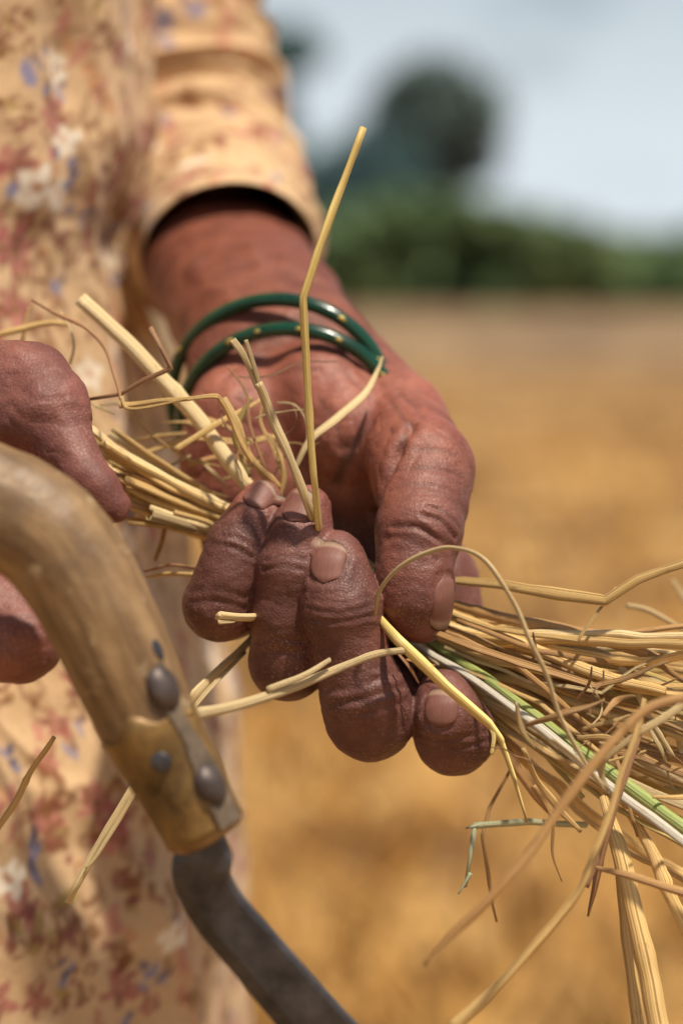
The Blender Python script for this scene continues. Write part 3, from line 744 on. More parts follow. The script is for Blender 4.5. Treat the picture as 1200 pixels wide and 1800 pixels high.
def tunic():
    # pixel rows of the front silhouette
    ys = [-400, 0, 80, 160, 260, 340, 400, 450, 520, 590, 660, 800, 1000, 1150, 1250, 1400, 1800, 2300]
    xs = [258, 262, 256, 246, 240, 226, 212, 212, 226, 244, 262, 285, 300, 345, 392, 398, 404, 420]
    z0 = lambda py: H + (HY - py) * K * YC
    rows = np.concatenate([np.linspace(455, z0(2050), 26)[:-1], np.linspace(z0(2050), z0(-120), 400), np.linspace(z0(-120), 1330, 36)[1:]])
    th = np.concatenate([np.linspace(-math.radians(125), math.radians(22), 300), np.linspace(math.radians(22), math.radians(235), 70)[1:-1]])
    nz, nt = len(rows), len(th); TH, Z = np.meshgrid(th, rows)
    py = HY - (Z - H) / (K * YC); xr = (np.interp(py, ys, xs) - 600) * K * YC
    sh = smoothstep(1170, 1325, Z); a = 112 * (1 - .62 * sh); b = 150 * (1 - .30 * smoothstep(1230, 1275, Z) - .42 * smoothstep(1262, 1325, Z)) * (1 + .10 * smoothstep(900, 700, Z))
    a = a * (1 + .25 * smoothstep(820, 500, Z))
    cx = xr - a - 60 * sh * 0.3; ex = 2.35
    co, si = np.cos(TH), np.sin(TH); rr = (np.abs(co) ** ex + np.abs(si) ** ex) ** (-1 / ex)
    X0, Y0 = cx + a * co * rr, YC + b * si * rr
    nx, ny = co / a, si / b; q = np.hypot(nx, ny); nx, ny = nx / q, ny / q
    arc = TH * 128
    p = np.column_stack([arc.ravel() / 30, Z.ravel() / 120, np.zeros(Z.size)])
    f = 5.5 * fbm(p, 21, 3).reshape(Z.shape)                                        # long soft folds
    d1 = np.column_stack([(arc + .55 * Z).ravel() / 15, (Z - .2 * arc).ravel() / 95, np.zeros(Z.size)])
    f += 2.4 * (1 - np.abs(vnoise(d1, 31))).reshape(Z.shape) ** 3                    # slanting creases
    f += 0.35 * fbm(np.column_stack([arc.ravel() / 9, Z.ravel() / 7, np.zeros(Z.size)]), 41, 3).reshape(Z.shape)
    # a loose blouse fold hanging over the waist
    f += 4 * np.exp(-((py - 300 - 200 * (-.45 - TH)) / 120) ** 2) * smoothstep(-1.5, -.7, TH) * (1 - smoothstep(-.1, .3, TH))
    # side slit: the near panel lies over the one behind
    edge = math.radians(-28) + .02 * np.sin(Z / 23); st = smoothstep(1330, 1480, py)
    f += 6.0 * st * (1 - smoothstep(edge - .012, edge + .012, TH)) - 2 * st * np.exp(-((TH - edge - .05) / .05) ** 2)
    X, Y = X0 + nx * f, Y0 + ny * f
    V = np.stack([X, Y, Z], -1).reshape(-1, 3); F = []
    ii = np.arange(nz - 1)[:, None] * nt + np.arange(nt)[None]; jj = np.arange(nz - 1)[:, None] * nt + (np.arange(nt)[None] + 1) % nt
    Q = np.stack([ii, jj, jj + nt, ii + nt], -1).reshape(-1, 4)
    S2 = np.column_stack([arc.ravel(), Z.ravel()]); pxv, pyv = pix(V); vis = (TH.ravel() < .25)
    cen = []
    for x, y, k, s in [(30, 285, 'maroon', 7), (62, 330, 'white', 7.5), (100, 345, 'white', 5), (125, 300, 'blue', 8), (82, 155, 'bud', 5), (78, 95, 'bud', 3), (15, 80, 'tuft', 4.5),
                       (140, 90, 'petal', 7), (180, 155, 'petal', 6), (160, 190, 'vine', 7.5), (90, 270, 'petal', 5), (25, 440, 'bloom', 9), (150, 380, 'blue', 4), (115, 440, 'tuft', 7), (30, 540, 'bloom', 8),
                       (190, 60, 'tuft', 5), (40, 30, 'tuft', 4), (60, 1510, 'blue', 8), (15, 1545, 'white', 6), (140, 1640, 'tuft', 9), (240, 1560, 'tuft', 7), (90, 1390, 'vine', 7), (100, 1270, 'maroon', 6),
                       (20, 1330, 'blue', 5), (40, 1650, 'tuft', 9), (130, 1745, 'tuft', 6), (355, 1745, 'maroon', 4), (330, 1640, 'petal', 6), (290, 1720, 'bud', 3), (210, 1430, 'maroon', 6), (210, 1680, 'tuft', 6), (235, 480, 'tuft', 5), (60, 1760, 'maroon', 6)]:
        i = np.argmin((pxv - x) ** 2 + (pyv - y) ** 2 + 1e6 * ~vis); cen.append((S2[i, 0], S2[i, 1], k, s))
    col = print_cloth(S2, None, cen, 51, 2.6)
    return make('tunic', V, Q, M_CLOTH, person, col={'print': col})
tun = tunic()

def sleeve(path, rad, seed, cuff, amp, seg=150, per=40, parent=None):
    q = catmull(path, per); r = catmull(np.array(rad, float)[:, None], per)[:, 0]
    T, N, B = frames(q, (0, 0, 1)); n = len(q)
    L = np.concatenate([[0], np.cumsum(np.linalg.norm(np.diff(q, axis=0), axis=1))])
    th = np.linspace(0, 2 * math.pi, seg, endpoint=False); TH, LL = np.meshgrid(th, L)
    p = np.stack([np.cos(TH) * .7, np.sin(TH) * .7, LL / 15], -1).reshape(-1, 3)
    f = amp * fbm(p, seed, 3).reshape(TH.shape) + amp * 1.5 * (1 - np.abs(vnoise(p * np.array([.8, .8, 1.6]) + 3, seed + 4))).reshape(TH.shape) ** 2.5
    f *= smoothstep(0, 45, LL) * .9 + .1
    f += 0.9 * np.exp(-((LL - 19) / 1.2) ** 2) * -1 + 0.5 * (LL < 18)                   # stitched hem
    rr = r[:, None] + f
    V = q[:, None] + (np.cos(TH) * rr)[..., None] * B[:, None] + (np.sin(TH) * rr)[..., None] * N[:, None]
    lean = -T[:, None] * (24 * np.sin(TH) * np.exp(-LL / 28.0) * (1 if cuff else 0))[..., None]; V = V + lean
    inner = lean + q[:, None] + (np.cos(TH) * (rr - 0.6))[..., None] * B[:, None] + (np.sin(TH) * (rr - 0.6))[..., None] * N[:, None]
    k = min(n, 60); V = np.vstack([inner[:k][::-1].reshape(-1, 3), V.reshape(-1, 3)]); m = n + k
    S2 = np.column_stack([np.tile(th * 33, m), np.concatenate([-L[:k][::-1], L]).repeat(seg)])
    ii = np.arange(m - 1)[:, None] * seg + np.arange(seg)[None]; jj = np.arange(m - 1)[:, None] * seg + (np.arange(seg)[None] + 1) % seg
    Q = np.stack([ii, ii + seg, jj + seg, jj], -1).reshape(-1, 4)
    col = print_cloth(S2, None, [], seed, 2.2)
    return make('sleeve', V, Q, M_CLOTH, parent, col={'print': col})
sleeve(PP([(403, 455, 188), (390, 428, 220), (350, 350, 272), (308, 230, 300), (278, 90, 310), (256, -60, 318), (235, -250, 322)]).tolist() + [[XC + 5, YC + 130, 1265]],
       [28.0, 30, 34.5, 38, 40, 41.5, 43, 50], 61, True, 3.5, parent=tun)
sleeve(np.vstack([P(-420, 900, 20), [XC - 60, YC - 150, 1010], [XC - 20, YC - 140, 1130], [XC, YC - 118, 1262]]), [28, 42, 46, 52], 71, True, 1.8, seg=60, per=20, parent=tun)

def skirt():
    zs = np.linspace(40, 640, 30); th = np.linspace(0, 2 * math.pi, 120, endpoint=False); TH, Z = np.meshgrid(th, zs)
    w = smoothstep(640, 40, Z); a = 100 + 75 * w; b = 135 + 60 * w; f = 9 * w * np.sin(TH * 13 + .7 * np.sin(TH * 3))
    V = np.stack([XC - 5 + (a + f) * np.cos(TH), YC + (b + f) * np.sin(TH), Z], -1).reshape(-1, 3); nt = 120
    ii = np.arange(29)[:, None] * nt + np.arange(nt)[None]; jj = np.arange(29)[:, None] * nt + (np.arange(nt)[None] + 1) % nt
    make('skirt', V, np.stack([ii, jj, jj + nt, ii + nt], -1).reshape(-1, 4), simple('maroon_cotton', (0.20, 0.05, 0.05), 0.9), person)
skirt()
def hair():
    g = Grid((XC - 130, YC - 110, 1330), (XC + 110, YC + 110, 1550), 4.0)
    g.chain([(np.array((XC + 8, YC, 1448.)), 80), (np.array((XC - 25, YC, 1420.)), 66)], 10, 10)
    g.chain([(np.array((XC - 80, YC, 1400.)), 34)], 5, 12)
    X, Y, Z = np.meshgrid(*g.coords(np.array([0, 0, 0]), g.n), indexing='ij')
    g.F = np.maximum(g.F, (X - (XC + 40) - 0.6 * (Z - 1440)).astype(np.float32) * 0.85)
    v, q = g.mesh(); make('hair', v, q, simple('black_hair', (0.03, 0.026, 0.024), 0.5, scale=30), person)
hair()

# ------------------------------------------------------------------ bangles
def bangle(name, label, cx, cy, dtop, dbot, Rm, flecks, tw=0.0):
    m, n, l, b = new_mat('green_glass')
    oc = obj_coord(n); c = ramp(n, l, noise_node(n, l, oc, 60, 3), [(0.4, (0.001, 0.032, 0.014)), (0.6, (0.003, 0.062, 0.028))])
    l.new(c, b.inputs['Base Color']); b.inputs['Roughness'].default_value = 0.24; b.inputs['Coat Weight'].default_value = 0.3
    dm = (dtop + dbot) / 2; c0 = P(cx, cy, dm); up = np.array([0, (dtop - dbot) / 2, math.sqrt(max(1, Rm ** 2 - ((dtop - dbot) / 2) ** 2))]); up *= Rm / np.linalg.norm(up)
    rt = np.array([Rm, tw * Rm, 0]); a = np.linspace(0, 2 * math.pi, 120, endpoint=False)
    path = c0 + np.outer(np.sin(a), rt) + np.outer(np.cos(a), up); path = np.vstack([path, path[:1]])
    nrm = np.cross(rt, up); nrm /= np.linalg.norm(nrm)
    seg = 16; V = []; rad = (path[:120] - c0); rad /= np.linalg.norm(rad, axis=1)[:, None]; t = np.linspace(0, 2 * math.pi, seg, endpoint=False)
    for i in range(120): V.append(path[i] + 2.0 * np.outer(np.cos(t), rad[i]) + 2.15 * np.outer(np.sin(t), nrm))
    V = np.vstack(V); F = []
    for i in range(120):
        for j in range(seg):
            i2, j2 = (i + 1) % 120, (j + 1) % seg; F.append((i * seg + j, i * seg + j2, i2 * seg + j2, i2 * seg + j))
    root = empty(name, c0 / 1000, label, 'bangle'); make('ring', V, F, m, root)
    gold = simple('gold_paint', (0.62, 0.48, 0.12), 0.35, 0.5, 0.2)
    for ang in flecks:                                                               # little gilt flecks set on the glass
        i = int((ang % 360) / 3); ctr = path[i] + rad[i] * 1.0 - nrm * np.sign(nrm[1]) * 1.65
        tt = path[(i + 1) % 120] - path[i]; tt /= np.linalg.norm(tt); ax = np.cross(tt, rad[i])
        th, ph = np.meshgrid(np.linspace(0, 2 * math.pi, 10, endpoint=False), np.linspace(0, math.pi, 6)); r = R.uniform(.55, .9)
        v = ctr + r * (np.outer((np.sin(ph) * np.cos(th)).ravel() * 1.7, tt) + np.outer((np.sin(ph) * np.sin(th)).ravel(), rad[i]) + np.outer(np.cos(ph).ravel() * .55, ax))
        f = [(a * 10 + k, a * 10 + (k + 1) % 10, (a + 1) * 10 + (k + 1) % 10, (a + 1) * 10 + k) for a in range(5) for k in range(10)]
        make('gilt_fleck', v, f, gold, root)
bangle('bangle', 'dark green glass bangle higher up the forearm, nearer the sleeve', 488, 703, 67, 90, 30.5, [38, 66, 300], -0.36)
bangle('bangle', 'dark green glass bangle lower on the wrist, nearer the hand', 508, 748, 57, 84, 30.2, [-13, 6, 28, 57, 330], -0.24)

# ------------------------------------------------------------------ sickle
def wood_mat():
    m, n, l, b = new_mat('handworn_wood')
    uv = n.new('ShaderNodeTexCoord').outputs['UV']; oc = obj_coord(n)
    mp = n.new('ShaderNodeMapping'); mp.inputs['Scale'].default_value = (5, 22, 1); l.new(uv, mp.inputs[0])
    g1 = noise_node(n, l, mp.outputs[0], 1.5, 6, 0.6)
    c = ramp(n, l, g1, [(0.32, (0.12, 0.065, 0.026)), (0.48, (0.21, 0.122, 0.052)), (0.66, (0.32, 0.20, 0.093))])
    st = ramp(n, l, noise_node(n, l, oc, 55, 5, 0.6), [(0.52, (0, 0, 0)), (0.70, (0.6, 0.6, 0.6))])
    c = mix(n, l, st, c, (0.09, 0.055, 0.03))
    ck = n.new('ShaderNodeMapping'); ck.inputs['Scale'].default_value = (22, 14, 1); l.new(uv, ck.inputs[0])
    c = mix(n, l, ramp(n, l, noise_node(n, l, ck.outputs[0], 1.0, 5, 0.7), [(0.62, (0, 0, 0)), (0.68, (0.8, 0.8, 0.8))]), c, (0.06, 0.035, 0.02))
    pl = ramp(n, l, noise_node(n, l, oc, 130, 4, 0.6), [(0.60, (0, 0, 0)), (0.72, (0.6, 0.6, 0.6))])
    c = mix(n, l, pl, c, (0.55, 0.42, 0.24))
    l.new(c, b.inputs['Base Color']); b.inputs['Roughness'].default_value = 0.52
    p = bump(n, l, g1, 0.4, 0.0008, b); bump(n, l, noise_node(n, l, oc, 90, 4), 0.5, 0.002, b, p)
    return m

def sickle():
    root = empty('sickle', P(250, 1250, -60) / 1000, 'sickle with a worn curved wooden handle, two dome rivets and dark iron blade', 'sickle')
    line = [(-420, 800, -58), (-260, 830, -58), (-120, 850, -58), (-20, 880, -59), (72, 932, -60), (132, 1002, -61), (181, 1093, -62), (227, 1193, -62), (272, 1290, -62), (318, 1375, -62), (362, 1460, -62)]
    path = catmull(PP(line), 10); n = len(path)
    rad = np.interp(np.linspace(0, 1, n), [0, .2, .38, .5, .65, .8, .92, 1], [12.4, 13, 13.2, 12.9, 12.1, 10.8, 9.7, 9.2])
    v, f, u = tube(path, rad, rad * .9, 36, (0, -1, 0), cap=False)
    # rounded end with a slanting cut
    T, N, B = frames(path, (0, -1, 0)); ring = v[-36:]; ctr = path[-1]; extra = [v]; uvx = [u]; faces = list(f); base = len(v)
    for s, k in ((.93, 1.0), (.78, 1.9), (.45, 2.3)):
        extra.append(ctr + (ring - ctr) * s + T[-1] * k); uvx.append(u[-36:])
    V = np.vstack(extra); U = np.vstack(uvx)
    for q in range(3):
        a0 = base - 36 + q * 36
        for j in range(36): faces.append((a0 + j, a0 + (j + 1) % 36, a0 + 36 + (j + 1) % 36, a0 + 36 + j))
    faces.append(tuple(range(len(V) - 36, len(V))))
    V = V + 0.25 * np.column_stack([fbm(V / 7, 81 + k, 3) for k in range(3)])
    make('handle', V, faces, wood_mat(), root, uv=U)
    # ferrule: a thin brass sheet wrapped round the last stretch, open on one side
    i0 = int(n * .765); brass = simple('tarnished_brass', (0.20, 0.115, 0.034), 0.48, 0.2, 0.85, 60, 0.5, 0.001)
    k = n - i0; th = np.linspace(math.radians(12), math.radians(172), 26); VV = []
    wob = lambda i, t: T[i] * ((2.0 * math.sin(t * 3.1) + 1.6 * math.sin(t * 7 + 1)) if i == i0 else 0)
    for i in range(i0, n):
        for t in th:
            VV.append(wob(i, t) + path[i] + B[i] * math.cos(t) * (rad[i] + .35) + N[i] * math.sin(t) * (rad[i] * .9 + .35))
    for i in range(i0, n):
        for t in th:
            VV.append(wob(i, t) + path[i] + B[i] * math.cos(t) * (rad[i] - .5) + N[i] * math.sin(t) * (rad[i] * .9 - .5))
    FF = []; o = k * 26
    for i in range(k - 1):
        for j in range(25):
            a = i * 26 + j; FF.append((a, a + 26, a + 27, a + 1)); FF.append((o + a, o + a + 1, o + a + 27, o + a + 26))
    rim = [j for j in range(26)] + [i * 26 + 25 for i in range(1, k)] + [(k - 1) * 26 + j for j in range(24, -1, -1)] + [i * 26 for i in range(k - 2, 0, -1)]
    for a, b2 in zip(rim, rim[1:] + rim[:1]): FF.append((a, b2, o + b2, o + a))
    VV = np.array(VV) + 0.25 * np.column_stack([fbm(np.array(VV) / 6, 91 + q, 2) for q in range(3)])
    make('ferrule', VV, FF, brass, root)
    iron = simple('dark_iron', (0.075, 0.072, 0.078), 0.42, 0.6, 0.55, 90, 0.5, 0.001)
    rust = simple('worn_rivet_iron', (0.085, 0.065, 0.058), 0.5, 0.45, 0.4, 150, 0.4, 0.0006)
    def on_handle(px, py, lift):
        c = P(px, py, -62); i = np.argmin(np.linalg.norm(path - c, axis=1)); r = c - path[i]; r -= T[i] * (r @ T[i])
        x = np.clip(r @ B[i] / rad[i], -.95, .95); nn = B[i] * x + N[i] * math.sqrt(1 - x * x)
        return path[i] + nn * (rad[i] * (1 - .1 * math.sqrt(1 - x * x)) + lift), nn, T[i]
    def dome(name, px, py, rx, ry, h, mat, lift=.3):
        c, nn, t = on_handle(px, py, lift); b = np.cross(nn, t); th = np.linspace(0, 2 * math.pi, 28, endpoint=False); V = []
        for s in np.linspace(0, 1, 8):
            a = s * math.pi / 2; V.append(c + np.outer(np.cos(th) * rx * math.cos(a), b) + np.outer(np.sin(th) * ry * math.cos(a), t) + nn * h * math.sin(a))
        V = np.vstack([V[0] - nn * 1.5] + V); F = []
        for i in range(8):
            for j in range(28): F.append((i * 28 + j, i * 28 + (j + 1) % 28, (i + 1) * 28 + (j + 1) % 28, (i + 1) * 28 + j))
        make(name, V + 0.12 * np.column_stack([fbm(V / 2.5, 95 + q, 2) for q in range(3)]), F, mat, root)
    dome('rivet', 299, 1196, 3.7, 5.2, 2.6, rust); dome('rivet', 376, 1366, 3.5, 4.8, 2.4, rust, .9)
    dome('dark_dome', 293, 1320, 2.3, 2.4, .7, iron, .6); dome('dark_dome', 288, 1132, 1.4, 2.6, .5, iron)  # low dark domes standing in for a hole and a small strap
    # flat iron strap running from rivet to rivet
    sp = []; q = [(288, 1150), (312, 1225), (345, 1290), (374, 1350), (398, 1405), (418, 1448)]
    for p in catmull(np.array(q, float), 5): c, nn, t = on_handle(p[0], p[1], .5); sp.append((c, nn, t))
    V = []; w = np.interp(np.linspace(0, 1, len(sp)), [0, .15, .35, .6, 1], [1.2, 2.6, 2.0, 3.8, 3.4])
    for (c, nn, t), ww in zip(sp, w):
        b = np.cross(nn, t); V += [c - b * ww - nn * .8, c - b * ww * .9 + nn * .3, c + b * ww * .9 + nn * .3, c + b * ww - nn * .8]
    F = [(i * 4 + j, i * 4 + (j + 1) % 4, i * 4 + 4 + (j + 1) % 4, i * 4 + 4 + j) for i in range(len(sp) - 1) for j in range(4)] + [(0, 3, 2, 1), tuple(len(V) - 4 + j for j in range(4))]
    make('strap', V, F, simple('brown_iron', (0.17, 0.125, 0.085), 0.5, 0.4, 0.5, 130, 0.5), root, smooth=False)
    # tang and blade: one long flat bar with a ridge, curving on out of the picture
    bl = [(352, 1468, -62), (355, 1510, -62), (354, 1545, -62), (385, 1605, -61), (450, 1680, -60), (540, 1785, -58), (660, 1910, -54), (830, 2020, -46), (1050, 2080, -36), (1290, 2060, -24), (1480, 1950, -12), (1570, 1800, -4)]
    q = catmull(PP(bl), 24); m = len(q); s = np.linspace(0, 1, m)
    wl_ = np.interp(s * (len(bl) - 1), [0, 1, 1.6, 2.2, 3, 4, 5, 7, 9, 11], [5.0, 6.8, 6.6, 6.4, 6.4, 6.6, 7.0, 8, 7, .6])
    th_ = np.interp(s * (len(bl) - 1), [0, 1, 2, 3, 5, 11], [4.2, 4.0, 2.6, 1.8, 1.5, .5])
    T2, N2_, B2 = frames(q, (0, -1, 0)); V = []
    sec = [(-1, -.7), (-1, .55), (-.86, .85), (.45, .95), (.95, .35), (1, -.3), (.8, -.8), (-.8, -.9)]
    for i in range(m): V += [q[i] + B2[i] * a * wl_[i] + N2_[i] * b * th_[i] for a, b in sec]
    ns = len(sec); F = [(i * ns + j, i * ns + (j + 1) % ns, (i + 1) * ns + (j + 1) % ns, (i + 1) * ns + j) for i in range(m - 1) for j in range(ns)] + [tuple(range(ns))[::-1], tuple((m - 1) * ns + j for j in range(ns))]
    V = np.array(V); V = V + 0.1 * np.column_stack([fbm(V / 9, 97 + k2, 3) for k2 in range(3)])
    make('blade', V, F, iron, root, smooth=False)
sickle()

# ------------------------------------------------------------------ straw
def poly_round(pts, n=7, kink=0.16):
    """polyline with tight corners: stalks break rather than bend"""
    pts = np.asarray(pts, float); out = [pts[0]]
    for a, b, c in zip(pts[:-2], pts[1:-1], pts[2:]):
        out += [b + (a - b) * min(kink, 2.0 / np.linalg.norm(a - b)), b, b + (c - b) * min(kink, 2.0 / np.linalg.norm(c - b))]
    out.append(pts[-1]); out = np.array(out); dense = []
    for a, b in zip(out[:-1], out[1:]):
        k = max(1, int(np.linalg.norm(b - a) / 4)); dense += [a + (b - a) * t for t in np.linspace(0, 1, k, endpoint=False)]
    dense.append(out[-1]); return np.array(dense)

def blade(pts, w, flat=0.8, bend='smooth', wob=0.3, seg=9, up=None, twist=0.0, seed=None):
    """one tube; w = diameter in photograph pixels at the focus plane, single value or list along the stalk"""
    q = PP(pts); path = catmull(q, 9) if bend == 'smooth' else poly_round(q)
    n = len(path); sd = seed if seed is not None else R.randint(0, 9999)
    L = np.concatenate([[0], np.cumsum(np.linalg.norm(np.diff(path, axis=0), axis=1))])
    path = path + wob * np.column_stack([vnoise(np.column_stack([L / 9, L * 0 + sd, L * 0 + k]), sd + k) for k in range(3)])
    w = np.atleast_1d(np.array(w, float)); r = np.interp(np.linspace(0, 1, n), np.linspace(0, 1, len(w)), w) * 0.1412 / 2
    if w.max() > 11:
        for nd in R.sample(range(2, max(4, int(L[-1] / 12) + 3)), 1): r = r * (1 + 0.28 * np.exp(-((L - nd * 12) / 1.1) ** 2))     # a joint
    r = r * (1 + 0.10 * vnoise(np.column_stack([L / 5, L * 0, L * 0 + sd]), 3))
    return tube(path, r, r * flat, seg, up if up is not None else (R.uniform(-.5, .5), -1, R.uniform(-.4, .4)), True, twist)

def stalk(label, parts, kind='gold', group='straw stalks held in the fist', name='straw_stalk', cat='straw'):
    v, f, u = join(parts); o = make(name, v, f, straw_mat(kind), None, uv=u); return tag(o, label, cat, group)

stalk('upright yellow straw with a sharp kink, standing tallest above the fingertips', [blade([(567, 965, 16), (560, 925, 1), (552, 840, -6), (540, 680, -10), (533, 522, -14), (560, 440, -13), (600, 330, -10), (639, 224, -8)], [13, 15, 16, 17, 18, 18, 17, 15], .75, 'kink', .15)], 'yellow')
stalk('pale straw with a frayed split top, leaning left above the middle finger', [blade([(562, 965, 17), (551, 915, 2), (515, 820, -1), (478, 730, 0), (452, 672, -2)], [14, 15, 15, 17, 16], .6, 'smooth', .2), blade([(455, 680, -2), (430, 625, -3), (410, 598, -3)], [11, 12, 14], .35), blade([(458, 684, -2), (442, 630, -4), (432, 596, -5)], [8, 8, 7], .5)], 'pale')
stalk('thickest pale straw tube running from the upper left down to the little finger', [blade([(142, 524, 34), (250, 628, 32), (350, 740, 30), (440, 862, 27), (520, 960, 34)], [26, 29, 30, 29, 26], .95, 'smooth', .2)], 'pale')
stalk('curved flat straw leaf reaching up across the wrist to the lower bangle', [blade([(515, 830, 24), (545, 775, 24), (590, 735, 26), (640, 690, 30), (662, 655, 34), (672, 628, 36)], [8, 14, 17, 14, 9, 4], .3)], 'pale')
stalk('flattened tan straw leaf bent sharply upwards at the right edge', [blade([(760, 1015, 26), (800, 1020, 22), (880, 1026, 14), (980, 1044, 6), (1064, 1056, 0), (1120, 1020, -2), (1230, 978, -6)], [12, 16, 20, 23, 20, 18, 14], .35, 'kink', .25)], 'gold')
stalk('thick brown straw topmost of the bundle right of the thumb', [blade([(700, 1020, 30), (790, 1058, 24), (880, 1086, 16), (1000, 1108, 8), (1110, 1140, 2), (1165, 1160, 0)], [16, 18, 20, 22, 20, 15], .8, 'smooth', .2), blade([(1140, 1148, 0), (1190, 1190, 0), (1240, 1215, 0)], [14, 10, 8], .5)], 'brown')
stalk('thin curling straw arching over the thumb and down across the bundle', [blade([(657, 1080, -10), (668, 1040, -14), (700, 1000, -18), (750, 972, -22), (800, 962, -26), (850, 985, -30), (905, 1070, -34), (950, 1165, -36), (985, 1260, -36), (1020, 1330, -36), (1062, 1392, -34)], [6, 8, 9, 9, 9, 11, 11, 11, 10, 10, 6], .5)], 'pale')
stalk('yellow straw crossing in front of the index finger with a snapped hanging end', [blade([(655, 1072, 4), (700, 1125, -9), (780, 1205, -10), (858, 1272, -9), (880, 1300, -9), (905, 1370, -9), (926, 1445, -8)], [15, 22, 22, 20, 13, 9, 5], .8, 'kink', .2), blade([(862, 1272, -9), (868, 1295, -10), (862, 1328, -11)], [12, 8, 6], .5)], 'yellow')
stalk('pale forked straw lying across the middle finger towards the sickle', [blade([(345, 1255, -40), (420, 1238, -34), (520, 1205, -24), (600, 1172, -16), (660, 1150, -13), (712, 1142, -10)], [20, 18, 16, 15, 14, 12], .5, 'smooth', .2), blade([(470, 1214, -30), (540, 1184, -24), (580, 1160, -20)], [12, 11, 9], .5)], 'pale')
stalk('broad split pale straw hanging below the little finger behind the sickle', [blade([(470, 1085, 34), (440, 1125, 22), (345, 1222, 8), (270, 1330, 4), (235, 1388, 2), (165, 1500, 0), (118, 1588, -2)], [16, 20, 28, 28, 26, 24, 16], .45, 'kink', .2), blade([(430, 1145, 20), (350, 1232, 6), (262, 1350, 2), (180, 1490, -1), (150, 1525, -2)], [8, 9, 10, 8, 4], .6)], 'pale')
stalk('short cut straw stub poking out between the little and ring fingers', [blade([(460, 1080, 12), (440, 1084, 2), (415, 1085, -3), (386, 1083, -7)], [17, 19, 20, 22], .6), blade([(410, 1090, -4), (384, 1094, -8)], [7, 8], .6)], 'pale')
stalk('thin reddish straw bent like an elbow in front of the thick pale tube', [blade([(158, 703, 14), (212, 694, 12), (252, 668, 10), (302, 646, 8), (285, 612, 8), (264, 575, 10)], [7, 8, 8, 9, 8, 9], .6, 'kink', .2)], 'russet')
stalk('long crinkled tan straw lying level across the thick pale tube', [blade([(208, 712, 6), (240, 710, 6), (300, 702, 4), (372, 697, 4), (390, 706, 6), (408, 740, 10), (430, 790, 14), (470, 850, 22)], [12, 10, 8, 9, 10, 11, 10, 9], .5), blade([(212, 698, 6), (222, 718, 5), (260, 716, 4), (330, 700, 3)], [8, 7, 6, 4], .5)], 'gold')
stalk('fine russet straw curving past the tunic above the sickle hand', [blade([(58, 528, 34), (100, 552, 30), (150, 575, 24), (185, 615, 20), (205, 670, 14), (212, 702, 10)], [5, 7, 7, 8, 7, 6], .5)], 'russet')
stalk('blurred single straw leaning at the lower left against the tunic', [blade([(-30, 1500, 12), (20, 1420, 8), (60, 1350, 4), (95, 1295, 0)], [9, 12, 11, 8], .5)], 'gold')
stalk('long blurred brown straw slanting down to the left below the bundle', [blade([(745, 1695, -62), (800, 1640, -62), (905, 1530, -62), (1000, 1400, -60), (1080, 1300, -58), (1140, 1245, -56), (1230, 1222, -54)], [7, 15, 17, 17, 16, 17, 16], .45)], 'brown')
stalk('long thin straw sweeping from the bundle to the bottom edge', [blade([(790, 1810, -46), (900, 1705, -46), (1000, 1590, -44), (1048, 1490, -42), (1080, 1400, -40), (1120, 1275, -36), (1130, 1230, -34)], [20, 16, 13, 13, 12, 11, 7], .5)], 'gold')
stalk('widest flat straw hanging straight down at the lower right', [blade([(1060, 1400, 4), (1085, 1480, -4), (1112, 1600, -10), (1140, 1720, -14), (1165, 1840, -16)], [18, 30, 34, 40, 42], .4), blade([(1082, 1500, -2), (1100, 1650, -6), (1125, 1830, -10)], [12, 22, 26], .5)], 'gold')
stalk('flat straw hanging down at the right edge beside the widest one', [blade([(1090, 1400, 8), (1140, 1490, 0), (1175, 1570, -6), (1215, 1650, -10)], [14, 24, 26, 24], .4)], 'gold')
stalk('dark brown straw pointing left and level below the bundle at the right', [blade([(1046, 1525, -20), (1110, 1542, -24), (1240, 1580, -30)], [7, 13, 17], .6)], 'brown')
stalk('mint green straw bent at a right angle hanging under the bundle', [blade([(1030, 1450, 20), (930, 1444, 10), (835, 1452, 2), (828, 1500, 0), (818, 1560, 0)], [12, 13, 14, 13, 9], .45, 'kink', .15), blade([(826, 1535, 0), (806, 1572, -1)], [9, 3], .4), blade([(840, 1450, 2), (818, 1456, 0)], [8, 3], .4)], 'mint')
stalk('bright green stem in the middle of the bundle', [blade([(640, 1040, 36), (770, 1138, 24), (860, 1198, 12), (960, 1275, 2), (1080, 1365, -7), (1300, 1530, -20)], [15, 18, 20, 23, 24, 23], .8, 'smooth', .2)], 'green')
stalk('whitest straw beside the green stem in the bundle', [blade([(630, 1060, 34), (742, 1140, 19), (840, 1200, 7), (960, 1290, -5), (1080, 1390, -12), (1290, 1545, -24)], [11, 13, 14, 16, 17, 16], .8, 'smooth', .2)], 'white')
stalk('short thick brown straw with a clean cut end above the bundle', [blade([(660, 1040, 32), (790, 1078, 20), (900, 1125, 10), (1040, 1180, 2), (1168, 1216, -4)], [14, 16, 19, 20, 17], .75, 'smooth', .2)], 'gold')
stalk('dark crumpled straw leaf drooping below the bundle right of the index finger', [blade([(870, 1290, 18), (905, 1340, 14), (945, 1400, 12), (970, 1430, 12)], [16, 22, 20, 6], .3), blade([(940, 1380, 12), (968, 1440, 10), (972, 1500, 10), (985, 1550, 10)], [14, 8, 6, 3], .5)], 'brown')
stalk('thin dark straw hanging in a crook left of the drooping leaf', [blade([(900, 1345, 16), (860, 1420, 14), (848, 1470, 12), (860, 1550, 12), (872, 1620, 12)], [5, 7, 7, 7, 4], .6, 'kink')], 'brown')
